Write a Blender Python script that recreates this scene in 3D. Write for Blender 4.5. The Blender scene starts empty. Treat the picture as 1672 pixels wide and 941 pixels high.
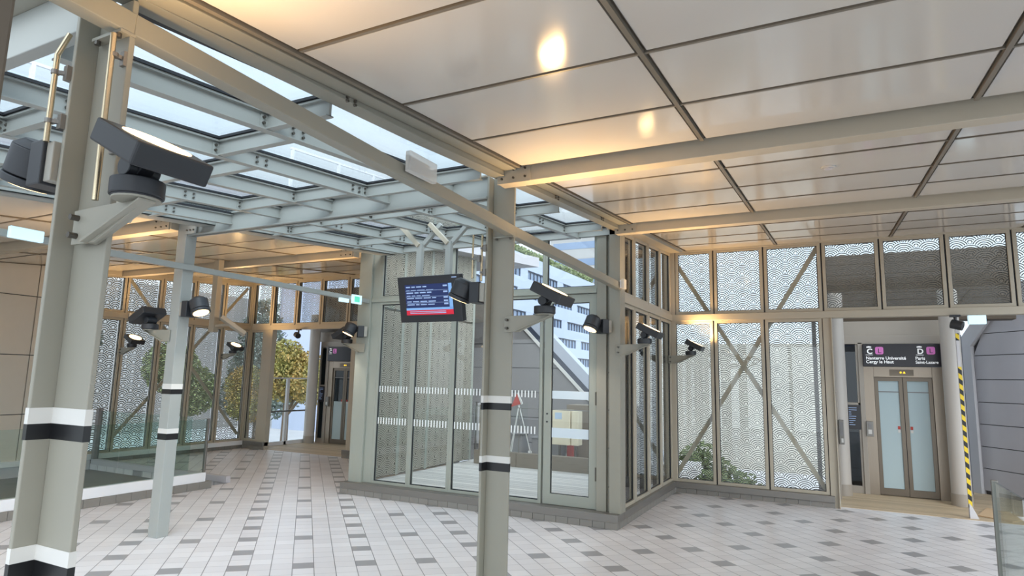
import bpy, bmesh, math, random
from mathutils import Vector, Matrix
PI = math.pi
R = math.radians
random.seed(11)
scn = bpy.context.scene
COL = scn.collection

# ------------------------------------------------------------------ materials
def lin(c):
    def f(v):
        v /= 255.0
        return v / 12.92 if v <= 0.04045 else ((v + 0.055) / 1.055) ** 2.4
    return (f(c[0]), f(c[1]), f(c[2]), 1.0)

class NT:
    """small helper around a node tree"""
    def __init__(s, mat):
        s.t = mat.node_tree; s.n = s.t.nodes; s.l = s.t.links
    def node(s, typ, **kw):
        n = s.n.new(typ)
        for k, v in kw.items(): setattr(n, k, v)
        return n
    def link(s, a, b): s.l.new(a, b)
    def val(s, sock, v):
        if hasattr(v, 'is_linked') or isinstance(v, bpy.types.NodeSocket): s.l.new(v, sock)
        else: sock.default_value = v
    def m(s, op, a, b=None, c=None):
        n = s.n.new('ShaderNodeMath'); n.operation = op
        s.val(n.inputs[0], a)
        if b is not None: s.val(n.inputs[1], b)
        if c is not None: s.val(n.inputs[2], c)
        return n.outputs[0]
    def mix(s, fac, a, b):
        n = s.n.new('ShaderNodeMix'); n.data_type = 'RGBA'
        s.val(n.inputs[0], fac)
        s.val(n.inputs[6], a); s.val(n.inputs[7], b)
        return n.outputs[2]

def base(name):
    m = bpy.data.materials.new(name); m.use_nodes = True
    t = NT(m); b = t.n['Principled BSDF']
    return m, t, b

def plain(name, rgb, rough=0.5, metal=0.0, var=0.06, scale=6.0, spec=0.5, bump=0.0, stretch=None):
    m, t, b = base(name)
    c = lin(rgb)
    tc = t.node('ShaderNodeTexCoord')
    mp = t.node('ShaderNodeMapping')
    t.link(tc.outputs['Object'], mp.inputs[0])
    if stretch: mp.inputs['Scale'].default_value = stretch
    nz = t.node('ShaderNodeTexNoise'); nz.inputs['Scale'].default_value = scale; nz.inputs['Detail'].default_value = 4
    t.link(mp.outputs[0], nz.inputs['Vector'])
    d = tuple(x * (1 - var) for x in c[:3]) + (1,)
    u = tuple(min(1, x * (1 + var)) for x in c[:3]) + (1,)
    t.val(b.inputs['Base Color'], t.mix(nz.outputs['Fac'], d, u))
    b.inputs['Roughness'].default_value = rough
    b.inputs['Metallic'].default_value = metal
    b.inputs['Specular IOR Level'].default_value = spec
    if bump:
        bp = t.node('ShaderNodeBump'); bp.inputs['Strength'].default_value = bump; bp.inputs['Distance'].default_value = 0.002
        t.link(nz.outputs['Fac'], bp.inputs['Height']); t.link(bp.outputs[0], b.inputs['Normal'])
    return m

def glow(name, rgb, strength):
    m, t, b = base(name)
    b.inputs['Base Color'].default_value = lin(rgb)
    b.inputs['Emission Color'].default_value = lin(rgb)
    b.inputs['Emission Strength'].default_value = strength
    return m

def glassmat(name, tint=(1, 1, 1), refl=1.0, rough=0.0, blur=0.0):
    m, t, b = base(name); t.n.remove(b)
    out = t.n['Material Output']
    tr = t.node('ShaderNodeBsdfTransparent'); tr.inputs[0].default_value = (*tint, 1)
    gl = t.node('ShaderNodeBsdfGlossy'); gl.inputs['Roughness'].default_value = rough
    lw = t.node('ShaderNodeLayerWeight'); lw.inputs[0].default_value = .5
    fr = t.m('MULTIPLY_ADD', t.m('POWER', lw.outputs['Facing'], 5.0), .96, .04)
    mx = t.node('ShaderNodeMixShader')
    t.link(t.m('MULTIPLY', fr, refl), mx.inputs[0])
    t.link(tr.outputs[0], mx.inputs[1]); t.link(gl.outputs[0], mx.inputs[2])
    t.link(mx.outputs[0], out.inputs[0])
    return m

def frosted(name, rgb, alpha):
    m, t, b = base(name)
    b.inputs['Base Color'].default_value = lin(rgb); b.inputs['Roughness'].default_value = 0.5
    b.inputs['Alpha'].default_value = alpha
    return m

def lattice(name, rgb, lo, rough=0.45, metal=0.3, rad=0.158, step=0.093, rings=5.5):
    """sheet metal cut through in a pattern of overlapping wave fans (procedural cut-out)"""
    m, t, b = base(name)
    b.inputs['Base Color'].default_value = lin(rgb); b.inputs['Roughness'].default_value = rough
    b.inputs['Metallic'].default_value = metal
    uv = t.node('ShaderNodeUVMap'); uv.uv_map = 'UVMap'
    sp = t.node('ShaderNodeSeparateXYZ'); t.link(uv.outputs[0], sp.inputs[0])
    nz = t.node('ShaderNodeTexNoise'); nz.inputs['Scale'].default_value = 9.0
    t.link(uv.outputs[0], nz.inputs['Vector'])
    wob = t.m('MULTIPLY', t.m('SUBTRACT', nz.outputs['Fac'], 0.5), 0.02)
    x, y = sp.outputs[0], t.m('ADD', sp.outputs[1], wob)
    vf = t.m('FLOOR', t.m('DIVIDE', y, step))
    ds = []
    for k in (-1, 0, 1):
        n = t.m('ADD', vf, float(k))
        dy = t.m('SUBTRACT', y, t.m('MULTIPLY', n, step))
        odd = t.m('MODULO', t.m('ADD', n, 1000.0), 2.0)
        xs = t.m('DIVIDE', t.m('ADD', x, t.m('MULTIPLY', odd, rad)), 2 * rad)
        dx = t.m('MULTIPLY', t.m('SUBTRACT', t.m('SUBTRACT', xs, t.m('FLOOR', xs)), 0.5), 2 * rad)
        ds.append(t.m('SQRT', t.m('ADD', t.m('MULTIPLY', dx, dx), t.m('MULTIPLY', dy, dy))))
    def pick(a, bb):
        ins = t.m('LESS_THAN', a, rad)
        return t.m('ADD', t.m('MULTIPLY', ins, a), t.m('MULTIPLY', t.m('SUBTRACT', 1.0, ins), bb))
    d = pick(ds[0], pick(ds[1], ds[2]))
    fr = t.m('FRACT', t.m('ADD', t.m('MULTIPLY', t.m('DIVIDE', d, rad), rings), 0.30))
    solid = t.m('MULTIPLY', t.m('LESS_THAN', fr, lo), t.m('GREATER_THAN', d, 0.02))
    t.link(solid, b.inputs['Alpha'])
    return m

def floor_mat():
    m, t, b = base('floor_tile')
    g = t.node('ShaderNodeNewGeometry'); sp = t.node('ShaderNodeSeparateXYZ'); t.link(g.outputs['Position'], sp.inputs[0])
    X, Y = sp.outputs[0], sp.outputs[1]
    s = math.sqrt(.5)
    u = t.m('MULTIPLY', t.m('ADD', X, Y), s)
    v = t.m('ADD', t.m('MULTIPLY', t.m('SUBTRACT', Y, X), s), t.m('MULTIPLY', t.m('SUBTRACT', u, 2.81), 0.085))
    pu, pv = 1.09 / 6, 0.17
    cu = t.m('DIVIDE', t.m('SUBTRACT', u, 2.719 - 60 * 1.09), pu)
    cv = t.m('DIVIDE', t.m('SUBTRACT', v, 5.375 - 60 * 0.51), pv)
    iu, iv = t.m('FLOOR', cu), t.m('FLOOR', cv)
    fu, fv = t.m('FRACT', cu), t.m('FRACT', cv)
    A = t.m('MULTIPLY', t.m('COMPARE', t.m('MODULO', iu, 6.0), 0.0, .1), t.m('COMPARE', t.m('MODULO', iv, 3.0), 0.0, .1))
    B = t.m('MULTIPLY', t.m('COMPARE', t.m('MODULO', iu, 6.0), 3.0, .1), t.m('COMPARE', t.m('MODULO', iv, 6.0), 3.0, .1))
    dark = t.m('MAXIMUM', A, B)
    eu = t.m('MINIMUM', fu, t.m('SUBTRACT', 1.0, fu)); ev = t.m('MINIMUM', fv, t.m('SUBTRACT', 1.0, fv))
    gr = t.m('MAXIMUM', t.m('LESS_THAN', eu, 0.020), t.m('MULTIPLY', t.m('LESS_THAN', ev, 0.012), 0.75))
    wn = t.node('ShaderNodeTexWhiteNoise'); wn.noise_dimensions = '2D'
    cb = t.node('ShaderNodeCombineXYZ'); t.link(iu, cb.inputs[0]); t.link(iv, cb.inputs[1]); t.link(cb.outputs[0], wn.inputs[0])
    light = t.mix(wn.outputs[0], lin((214, 210, 211)), lin((226, 223, 224)))
    nz = t.node('ShaderNodeTexNoise'); nz.inputs['Scale'].default_value = 1.3; nz.inputs['Detail'].default_value = 6
    t.link(g.outputs['Position'], nz.inputs['Vector'])
    light = t.mix(t.m('MULTIPLY', nz.outputs['Fac'], 0.25), light, lin((196, 192, 192)))
    c = t.mix(dark, light, lin((150, 148, 150)))
    c = t.mix(gr, c, lin((128, 126, 127)))
    t.link(c, b.inputs['Base Color'])
    b.inputs['Roughness'].default_value = 0.33
    b.inputs['Specular IOR Level'].default_value = 0.4
    return m

def plank_mat(name, rgb, axis=0, width=0.12):
    m, t, b = base(name)
    g = t.node('ShaderNodeNewGeometry'); sp = t.node('ShaderNodeSeparateXYZ'); t.link(g.outputs['Position'], sp.inputs[0])
    c = t.m('DIVIDE', t.m('ADD', sp.outputs[axis], 100.0), width)
    f, i = t.m('FRACT', c), t.m('FLOOR', c)
    wn = t.node('ShaderNodeTexWhiteNoise'); wn.noise_dimensions = '1D'; t.link(i, wn.inputs['W'])
    mp = t.node('ShaderNodeMapping'); t.link(g.outputs['Position'], mp.inputs[0])
    mp.inputs['Scale'].default_value = (3, 40, 1) if axis == 1 else (40, 3, 1)
    nz = t.node('ShaderNodeTexNoise'); nz.inputs['Scale'].default_value = 2; nz.inputs['Detail'].default_value = 5
    t.link(mp.outputs[0], nz.inputs['Vector'])
    c0 = lin(rgb)
    a = t.mix(t.m('MULTIPLY_ADD', wn.outputs[0], 0.5, t.m('MULTIPLY', nz.outputs['Fac'], 0.5)), tuple(x * .72 for x in c0[:3]) + (1,), tuple(min(1, x * 1.2) for x in c0[:3]) + (1,))
    gap = t.m('LESS_THAN', f, 0.07)
    t.link(t.mix(gap, a, tuple(x * .25 for x in c0[:3]) + (1,)), b.inputs['Base Color'])
    b.inputs['Roughness'].default_value = 0.6
    return m

def hazard_mat():
    m, t, b = base('hazard_tape')
    g = t.node('ShaderNodeNewGeometry'); sp = t.node('ShaderNodeSeparateXYZ'); t.link(g.outputs['Position'], sp.inputs[0])
    f = t.m('FRACT', t.m('MULTIPLY', t.m('ADD', t.m('ADD', sp.outputs[2], t.m('MULTIPLY', sp.outputs[0], 0.9)), 10.0), 7.2))
    t.link(t.mix(t.m('LESS_THAN', f, .5), lin((25, 24, 26)), lin((228, 196, 40))), b.inputs['Base Color'])
    b.inputs['Roughness'].default_value = .4
    return m

M = {}
M['steel'] = plain('steel_paint', (143, 140, 128), .42, var=.03)
M['steel_blue'] = plain('steel_paint_pale', (152, 155, 151), .42, var=.03)
M['frame'] = plain('window_frame_paint', (174, 165, 148), .38, var=.04)
M['frame_light'] = plain('glazing_frame_paint', (152, 155, 145), .4, var=.03)
M['ceiling'] = plain('ceiling_panel', (192, 187, 180), .11, var=.02, scale=2, spec=.6)
M['rail'] = plain('ceiling_seam_rail', (112, 104, 92), .35, var=.05)
M['void'] = plain('ceiling_void', (60, 56, 50), .7)
M['floor'] = floor_mat()
M['recess'] = plain('recess_floor', (112, 114, 112), .5, var=.12, scale=3)
M['plinth'] = plain('plinth_tile', (126, 122, 116), .5, var=.07)
M['inox'] = plain('brushed_stainless', (128, 124, 119), .38, metal=.55, var=.05, stretch=(1, 1, 14))
M['inox_d'] = plain('lift_brushed_metal', (150, 138, 124), .34, metal=.75, var=.05, stretch=(14, 14, 1))
M['white_metal'] = plain('white_base_metal', (226, 226, 228), .35, var=.02)
M['glass'] = glassmat('clear_glass', (.97, .985, .98), .9)
M['glass_green'] = glassmat('railing_glass', (.86, .93, .91), 1.0)
M['sky_glass'] = glassmat('skylight_glass', (.95, .98, .99), .8)
M['lift_glass'] = glassmat('lift_glass_dark', (.25, .32, .36), 1.0)
M['lat_in'] = lattice('lattice_sheet', (96, 94, 92), .43)  # sheet colour darkened for the shade on its inner face
M['lat_left'] = lattice('lattice_sheet_left', (142, 139, 133), .50, rings=4.4)  # same sheet, colour lightened for light from both sides
M['lat_out'] = lattice('lattice_sheet_pale', (178, 172, 158), .55, rough=.5, metal=.1, rad=.19, step=.105, rings=6.5)
M['gasket'] = plain('black_gasket', (22, 24, 30), .5)
M['black'] = plain('black_band', (18, 18, 20), .35)
M['white'] = plain('white_band', (206, 204, 199), .45, var=.02)
M['anthra'] = plain('anthracite_lamp', (40, 42, 46), .45, var=.05)
M['lens'] = glow('lamp_lens', (255, 218, 160), 5.0)
M['box_grey'] = plain('lamp_back_plate', (150, 146, 136), .4)
M['bolt'] = plain('steel_bolt', (96, 92, 86), .35, metal=.7)
M['conduit'] = plain('conduit_metal', (206, 190, 160), .22, metal=.9, var=.04)
M['panel'] = plain('beige_wall_panel', (210, 202, 189), .28, var=.03, spec=.5)
M['gpanel'] = plain('grey_enclosure_panel', (186, 183, 187), .5, var=.03)
M['gtrim'] = plain('grey_enclosure_trim', (196, 194, 196), .5, var=.03)
M['joint'] = plain('panel_joint', (78, 76, 76), .6)
M['cyl'] = plain('white_round_column', (184, 177, 169), .35, var=.02)
M['door_frame'] = plain('lift_door_frame', (112, 102, 90), .36, metal=.6, var=.05, stretch=(14, 14, 1))
M['lift_pan'] = plain('lift_portal_panel', (158, 149, 138), .35, var=.03)
M['sign'] = plain('sign_black', (28, 25, 31), .3, var=.02)
M['signtxt'] = glow('sign_lettering', (240, 240, 240), .35)
M['pink'] = glow('sign_pink_badge', (196, 110, 176), .25)
M['amber'] = glow('indicator_amber', (255, 205, 40), 2.0)
M['doorglass'] = frosted('lift_door_frost', (176, 194, 198), .97)
M['frost'] = frosted('frosted_band', (214, 226, 234), .88)
M['decal'] = plain('white_decal', (236, 238, 236), .5)
M['deck'] = plank_mat('deck_boards', (230, 223, 216), 1, .14)
M['wood'] = plank_mat('landing_boards', (186, 164, 134), 1, .09)
M['tape'] = hazard_mat()
M['tv'] = plain('display_housing', (30, 31, 36), .38, var=.04)
M['scr'] = glow('screen_navy', (20, 36, 82), .5)
M['scr2'] = glow('screen_pale_blue', (118, 158, 205), .5)
M['scr3'] = glow('screen_red', (186, 24, 48), .6)
M['scrt'] = glow('screen_text', (150, 172, 208), .4)
M['em'] = frosted('emergency_diffuser', (220, 218, 212), .55)
M['em_on'] = glow('emergency_lit', (205, 235, 245), .7)
M['exit'] = glow('exit_green', (90, 200, 170), .8)
M['office'] = plain('office_render', (164, 174, 194), .6, var=.05, scale=.6)
M['owin'] = plain('office_window', (120, 136, 160), .15, var=.2, scale=.4)
M['omull'] = plain('office_mullion', (58, 64, 78), .4)
M['gclad'] = plain('grey_cladding', (128, 126, 126), .5, var=.05)
M['brown'] = plain('brown_cladding', (126, 114, 98), .45, var=.05)
M['darkbrown'] = plain('dark_brown_soffit', (74, 62, 48), .5, var=.06)
M['cream'] = plain('cream_cabinet', (230, 218, 190), .45, var=.03)
M['blue'] = plain('blue_sticker', (186, 206, 226), .5)
M['red'] = plain('red_reflective', (178, 58, 46), .5)
M['ground'] = plain('street_asphalt', (186, 184, 184), .8, var=.2, scale=.4)
def leafmix(name, a, b, c):
    m, t, p = base(name)
    g = t.node('ShaderNodeNewGeometry')
    n1 = t.node('ShaderNodeTexNoise'); n1.inputs['Scale'].default_value = .9; n1.inputs['Detail'].default_value = 3
    n2 = t.node('ShaderNodeTexNoise'); n2.inputs['Scale'].default_value = 9
    t.link(g.outputs['Position'], n1.inputs['Vector']); t.link(g.outputs['Position'], n2.inputs['Vector'])
    f = t.m('MINIMUM', t.m('MAXIMUM', t.m('MULTIPLY', t.m('SUBTRACT', n1.outputs['Fac'], .4), 5.0), 0.0), 1.0)
    f2 = t.m('MINIMUM', t.m('MAXIMUM', t.m('MULTIPLY', t.m('SUBTRACT', n2.outputs['Fac'], .4), 4.0), 0.0), 1.0)
    t.link(t.mix(t.m('MULTIPLY', f2, .6), t.mix(f, lin(a), lin(b)), lin(c)), p.inputs['Base Color'])
    p.inputs['Roughness'].default_value = .6
    return m
M['leaf_y'] = leafmix('leaf_autumn', (132, 126, 62), (158, 124, 62), (74, 86, 48))
M['leaf_g'] = plain('leaf_green', (112, 122, 80), .6, var=.4, scale=3)
M['leaf_d'] = plain('leaf_dark', (96, 106, 98), .6, var=.4, scale=3)
M['bark'] = plain('bark', (88, 74, 60), .8, var=.2)
M['carw'] = plain('white_car_paint', (226, 228, 232), .25)
M['carb'] = plain('blue_car_paint', (96, 120, 168), .25)
M['carg'] = plain('dark_car_glass', (40, 46, 54), .1)
M['tyre'] = plain('tyre_rubber', (30, 30, 30), .7)
M['bldg'] = plain('far_building_wall', (158, 156, 154), .6, var=.12, scale=.5)
M['bldg3'] = plain('far_building_grey', (178, 174, 164), .6, var=.3, scale=.35)
M['bldg2'] = plain('far_building_blue', (168, 174, 186), .4, var=.2, scale=.5)
M['post'] = plain('dark_bronze_post', (92, 82, 70), .5)

# ------------------------------------------------------------------ mesh builder
ORG = {}
class MB:
    def __init__(s): s.v = []; s.f = []
    def add(s, vs, fs):
        o = len(s.v); s.v += [Vector(p) for p in vs]; s.f += [tuple(i + o for i in f) for f in fs]; return s
    def hexa(s, p):
        return s.add(p, [(0, 3, 2, 1), (4, 5, 6, 7), (0, 1, 5, 4), (1, 2, 6, 5), (2, 3, 7, 6), (3, 0, 4, 7)])
    def box(s, x0, x1, y0, y1, z0, z1):
        if x0 > x1: x0, x1 = x1, x0
        if y0 > y1: y0, y1 = y1, y0
        if z0 > z1: z0, z1 = z1, z0
        return s.hexa([(x0, y0, z0), (x1, y0, z0), (x1, y1, z0), (x0, y1, z0), (x0, y0, z1), (x1, y0, z1), (x1, y1, z1), (x0, y1, z1)])
    def sbox(s, x0, x1, y0, y1, a, b, zf):
        """box following a sloping roof line: z = zf(y)+a .. zf(y)+b"""
        return s.hexa([(x0, y0, zf(y0) + a), (x1, y0, zf(y0) + a), (x1, y1, zf(y1) + a), (x0, y1, zf(y1) + a),
                       (x0, y0, zf(y0) + b), (x1, y0, zf(y0) + b), (x1, y1, zf(y1) + b), (x0, y1, zf(y1) + b)])
    def bar(s, p, q, w, h, up=(0, 0, 1)):
        p, q = Vector(p), Vector(q); d = (q - p).normalized(); up = Vector(up)
        sd = d.cross(up)
        if sd.length < 1e-4: sd = d.cross(Vector((1, 0, 0)))
        sd.normalize(); u = sd.cross(d).normalized()
        a, b = sd * w / 2, u * h / 2
        return s.hexa([p - a - b, p + a - b, p + a + b, p - a + b, q - a - b, q + a - b, q + a + b, q - a + b])
    def cyl(s, p, q, r, n=20, r2=None):
        p, q = Vector(p), Vector(q); d = (q - p).normalized(); r2 = r if r2 is None else r2
        a = d.orthogonal().normalized(); b = d.cross(a)
        vs = []
        for c, rr in ((p, r), (q, r2)):
            vs += [c + (a * math.cos(2 * PI * i / n) + b * math.sin(2 * PI * i / n)) * rr for i in range(n)]
        fs = [(i, (i + 1) % n, n + (i + 1) % n, n + i) for i in range(n)] + [tuple(range(n))[::-1], tuple(range(n, 2 * n))]
        return s.add(vs, fs)
    def tube(s, pts, r, n=10):
        for a, b in zip(pts[:-1], pts[1:]): s.cyl(a, b, r, n)
        for p in pts[1:-1]: s.ball(p, r, n, 6)
        return s
    def ball(s, c, r, n=12, k=8, sc=(1, 1, 1)):
        c = Vector(c); vs = []; fs = []
        for j in range(k + 1):
            th = PI * j / k
            for i in range(n):
                ph = 2 * PI * i / n
                vs.append(c + Vector((math.sin(th) * math.cos(ph) * sc[0], math.sin(th) * math.sin(ph) * sc[1], math.cos(th) * sc[2])) * r)
        for j in range(k):
            for i in range(n):
                fs.append((j * n + i, (j + 1) * n + i, (j + 1) * n + (i + 1) % n, j * n + (i + 1) % n))
        return s.add(vs, fs)
    def prism(s, poly, axis, a, b):
        """polygon in the plane normal to axis ('x': (y,z), 'y': (x,z), 'z': (x,y)) swept from a to b"""
        def P(u, v, w): return {'x': (w, u, v), 'y': (u, w, v), 'z': (u, v, w)}[axis]
        n = len(poly)
        vs = [P(u, v, a) for u, v in poly] + [P(u, v, b) for u, v in poly]
        fs = [tuple(range(n)), tuple(range(n, 2 * n))[::-1]] + [(i, n + i, n + (i + 1) % n, (i + 1) % n) for i in range(n)]
        return s.add(vs, fs)
    def ring(s, O, I, dv):
        """picture-frame ring between outer quad O and inner quad I, thickness vector dv"""
        dv = Vector(dv); O = [Vector(p) for p in O]; I = [Vector(p) for p in I]
        vs = O + I + [p + dv for p in O] + [p + dv for p in I]
        fs = []
        for i in range(4):
            j = (i + 1) % 4
            fs += [(i, j, 4 + j, 4 + i), (8 + i, 12 + i, 12 + j, 8 + j), (i, 8 + i, 8 + j, j), (4 + i, 4 + j, 12 + j, 12 + i)]
        return s.add(vs, fs)
    def slab4(s, Q, dv):
        dv = Vector(dv); Q = [Vector(p) for p in Q]
        return s.hexa(Q + [p + dv for p in Q])
    def xf(s, m):
        s.v = [m @ p for p in s.v]; return s
    def build(s, name, mat, parent=None, bevel=0.0, smooth=False, kind=None):
        o0 = Vector(ORG.get(parent.name, (0, 0, 0))) if parent else Vector((0, 0, 0))
        me = bpy.data.meshes.new(name)
        me.from_pydata([tuple(p - o0) for p in s.v], [], s.f)
        bm = bmesh.new(); bm.from_mesh(me); bmesh.ops.recalc_face_normals(bm, faces=bm.faces)
        uvl = bm.loops.layers.uv.new('UVMap')
        for f in bm.faces:
            n = f.normal; ax = max(range(3), key=lambda i: abs(n[i]))
            for l in f.loops:
                c = l.vert.co + o0
                l[uvl].uv = ((c.y, c.z) if ax == 0 else (c.x, c.z) if ax == 1 else (c.x, c.y))
            f.smooth = smooth
        bm.to_mesh(me); bm.free()
        me.materials.append(M[mat] if isinstance(mat, str) else mat)
        o = bpy.data.objects.new(name, me); COL.objects.link(o)
        if parent: o.parent = parent; ORG[o.name] = tuple(o0)
        if bevel:
            b = o.modifiers.new('bevel', 'BEVEL'); b.width = bevel; b.segments = 2; b.limit_method = 'ANGLE'; b.angle_limit = R(40)
        if smooth:
            try: me.set_sharp_from_angle(angle=R(40))
            except Exception: pass
        if kind: o['kind'] = kind
        return o

def tag(o, label, cat, group=None, kind=None):
    o['label'] = label; o['category'] = cat
    if group: o['group'] = group
    if kind: o['kind'] = kind
    return o
def thing(name, label, cat, loc=(0, 0, 0), rz=0.0, group=None, kind=None):
    o = bpy.data.objects.new(name, None); COL.objects.link(o)
    o.empty_display_size = .1; o.location = loc; o.rotation_euler = (0, 0, rz); ORG[o.name] = tuple(loc)
    return tag(o, label, cat, group, kind)
def copy_tree(o, parent=None):
    c = o.copy(); COL.objects.link(c); c.parent = parent
    for ch in list(o.children): copy_tree(ch, c)
    return c
def place(proto, first, loc, rz, label, group=None):
    o = proto if first else copy_tree(proto)
    o.location = loc; o.rotation_euler = (0, 0, rz); o['label'] = label
    if group: o['group'] = group
    return o
ORD = ['first', 'second', 'third', 'fourth', 'fifth', 'sixth', 'seventh', 'eighth', 'ninth']

def zc(y): return 3.60 + 0.083 * (y - 7.4)       # underside of the roof panels

# ------------------------------------------------------------------ floor, ceilings, walls
f = MB()
f.box(-8.45, 4.6, -3, 10.42, -.25, 0); f.box(-12.3, -8.45, 7.0, 10.42, -.25, 0); f.box(-12.3, -8.45, -3, 1.0, -.25, 0)
tag(f.build('floor', 'floor'), 'pale tiled concourse floor with grey tiles in diagonal rows', 'floor', kind='structure')
tag(MB().box(-12.3, -8.45, 1.0, 7.0, -.3, -.10).build('floor_recess', 'recess'), 'sunken dark grey floor behind the left glass railing', 'floor', kind='structure')
tag(MB().box(-.02, 2.9, 10.42, 13.3, -.2, .004).build('floor_landing', 'wood'), 'pale boarded landing before the right lift', 'floor', kind='structure')
tag(MB().box(-11.9, -8.9, 10.42, 12.6, -.2, .004).build('floor_landing_left', 'wood'), 'boarded landing before the far left lift', 'floor', kind='structure')

def ceiling(name, label, xs, ys_bays):
    o = thing(name, label, 'ceiling', (0, 0, 0), kind='structure')
    for ys in ys_bays:
        for ya, yb in zip(ys[:-1], ys[1:]):
            for xa, xb in zip(xs[:-1], xs[1:]):
                MB().sbox(xa + .028, xb - .028, ya + .020, yb - .020, 0, .03, zc).build('panel', 'ceiling', o)
        for x in xs:
            MB().sbox(x - .012, x + .012, ys[0] + .01, ys[-1] - .01, -.012, .03, zc).sbox(x - .034, x + .034, ys[0] + .01, ys[-1] - .01, .018, .026, zc).build('seam_rail', 'rail', o)
        for y in ys[1:-1]:
            MB().sbox(xs[0] + .03, xs[-1] - .03, y - .009, y + .009, -.006, .03, zc).build('seam_strip', 'rail', o)
    MB().sbox(xs[0], xs[-1], ys_bays[0][0], ys_bays[-1][-1], .032, .16, zc).build('void_backing', 'void', o)
    return o
BAYS = [[-1.14, -.38, .39, 1.16, 1.92, 2.69, 3.45, 4.2], [4.4, 5.06, 5.83, 6.54, 7.2], [7.36, 8.13, 8.87, 9.6, 10.36]]
ceiling('ceiling', 'glossy pale metal panel ceiling over the right hall', [-2.12, -.735, .78, 2.29, 3.8], BAYS)
ceiling('ceiling_left', 'glossy panel ceiling over the far left hall', [-12.2, -10.65, -9.13, -7.61, -6.09], BAYS[:2])
ceiling('ceiling_left_far', 'glossy panel ceiling strip before the far left lift opening', [-12.2, -10.65, -9.13, -7.61, -6.46], BAYS[2:])

# beige panel wall at the far left
w = thing('wall_left', 'beige metal panel wall at the far left', 'wall', (0, 0, 0), kind='structure')
zs = [-.1, .92, 1.91, 2.91, 3.6]; ys = [-3, -1.2, 0.05, 1.3, 2.5, 3.75, 4.85, 5.84, 6.58]
for a, b in zip(zs[:-1], zs[1:]):
    for c, d in zip(ys[:-1], ys[1:]): MB().box(-12.24, -12.2, c + .007, d - .007, a + .007, b - .007).build('wall_panel', 'panel', w, bevel=.003)
MB().box(-12.3, -12.235, -3, 6.6, -.1, 3.65).build('wall_backing', 'joint', w)

# ------------------------------------------------------------------ windows
NWIN = [0]
def window(plane, fix, a0, a1, z0, z1a, z1b, label, inward, fm='frame', pane='glass', lat=None, lat_off=.12, fw=.045, dep=.07, gask=False, decals=None):
    """framed light. plane 'y' = lies in Y=fix and spans X ; 'x' = lies in X=fix and spans Y. inward = sign towards the room."""
    NWIN[0] += 1
    def P(a, z, off=0.0): return (a, fix + off, z) if plane == 'y' else (fix + off, a, z)
    dv = (0, inward * dep, 0) if plane == 'y' else (inward * dep, 0, 0)
    am = (a0 + a1) / 2
    o = thing('window_%d' % NWIN[0], label, 'window', P(am, z0), kind='structure')
    O = [P(a0, z0), P(a1, z0), P(a1, z1b), P(a0, z1a)]
    sl = (z1b - z1a) / (a1 - a0)
    I = [P(a0 + fw, z0 + fw), P(a1 - fw, z0 + fw), P(a1 - fw, z1b - fw - sl * fw), P(a0 + fw, z1a - fw + sl * fw)]
    MB().ring(O, I, dv).build('frame', fm, o, bevel=.004)
    k = inward * dep * .45; g = .006
    gv = (0, g, 0) if plane == 'y' else (g, 0, 0)
    def off(Q, d): return [(p[0], p[1] + d, p[2]) if plane == 'y' else (p[0] + d, p[1], p[2]) for p in Q]
    MB().slab4(off(I, k), gv).build('glass_pane', pane, o)
    def ins(t): return [P(a0 + t, z0 + t), P(a1 - t, z0 + t), P(a1 - t, z1b - t - sl * t), P(a0 + t, z1a - t + sl * t)]
    gd = (0, inward * .018, 0) if plane == 'y' else (inward * .018, 0, 0)
    MB().ring(off(ins(fw - .002), k), off(ins(fw + (.010 if gask else .006)), k), gd).build('gasket', 'gasket', o)
    if lat:
        lv = (0, -inward * .003, 0) if plane == 'y' else (-inward * .003, 0, 0)
        MB().slab4(off(ins(.005), -inward * lat_off), lv).build('lattice_panel', lat, o)
    if decals:
        for (za, zb, solid) in decals:
            d = MB(); kk = k + inward * .010
            if solid: d.slab4([P(a0 + fw + .002, za, kk), P(a1 - fw - .002, za, kk), P(a1 - fw - .002, zb, kk), P(a0 + fw + .002, zb, kk)], tuple(x * .1 for x in gd))
            else:
                n = int((a1 - a0 - 2 * fw) / .048)
                for i in range(n):
                    x = a0 + fw + .012 + i * .048
                    d.slab4([P(x, za, kk), P(x + .017, za, kk), P(x + .017, zb, kk), P(x, zb, kk)], tuple(v * .1 for v in gd))
            d.build('marking_strip', 'frost' if solid else 'decal', o)
    return o

TR0, TR1 = 2.685, 2.79
# right hall, far wall (Y = 10.36)
for i, (a, b) in enumerate([(-2.33, -1.70), (-1.68, -.95), (-.93, -.15)]):
    window('y', 10.36, a, b, .165, TR0, TR0, 'tall wave-lattice window in the right far wall, lower row, %s from its inner corner' % ORD[i], -1, lat='lat_in')
for i, (a, b) in enumerate([(-2.28, -1.69), (-1.67, -.94), (-.92, -.13), (-.11, .62), (.64, 1.41), (1.43, 2.15), (2.17, 2.9)]):
    window('y', 10.36, a, b, TR1, 3.825, 3.825, 'small wave-lattice light in the right far wall, upper row, %s from its inner corner' % ORD[i], -1, lat='lat_in')
# right hall, short wall towards the court (X = -2.42)
YB = [7.56, 8.2, 8.9, 9.6, 10.3]
for i in range(4):
    a, b = YB[i] + .01, YB[i + 1] - .01
    window('x', -2.43, a, b, .165, TR0, TR0, 'narrow lattice window between court and right hall, lower row, %s from the door' % ORD[i], 1, lat='lat_in')
    window('x', -2.43, a, b, TR1, zc(a) - .02, zc(b) - .02, 'narrow lattice light between court and right hall, upper row, %s from the door' % ORD[i], 1, lat='lat_in')
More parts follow.
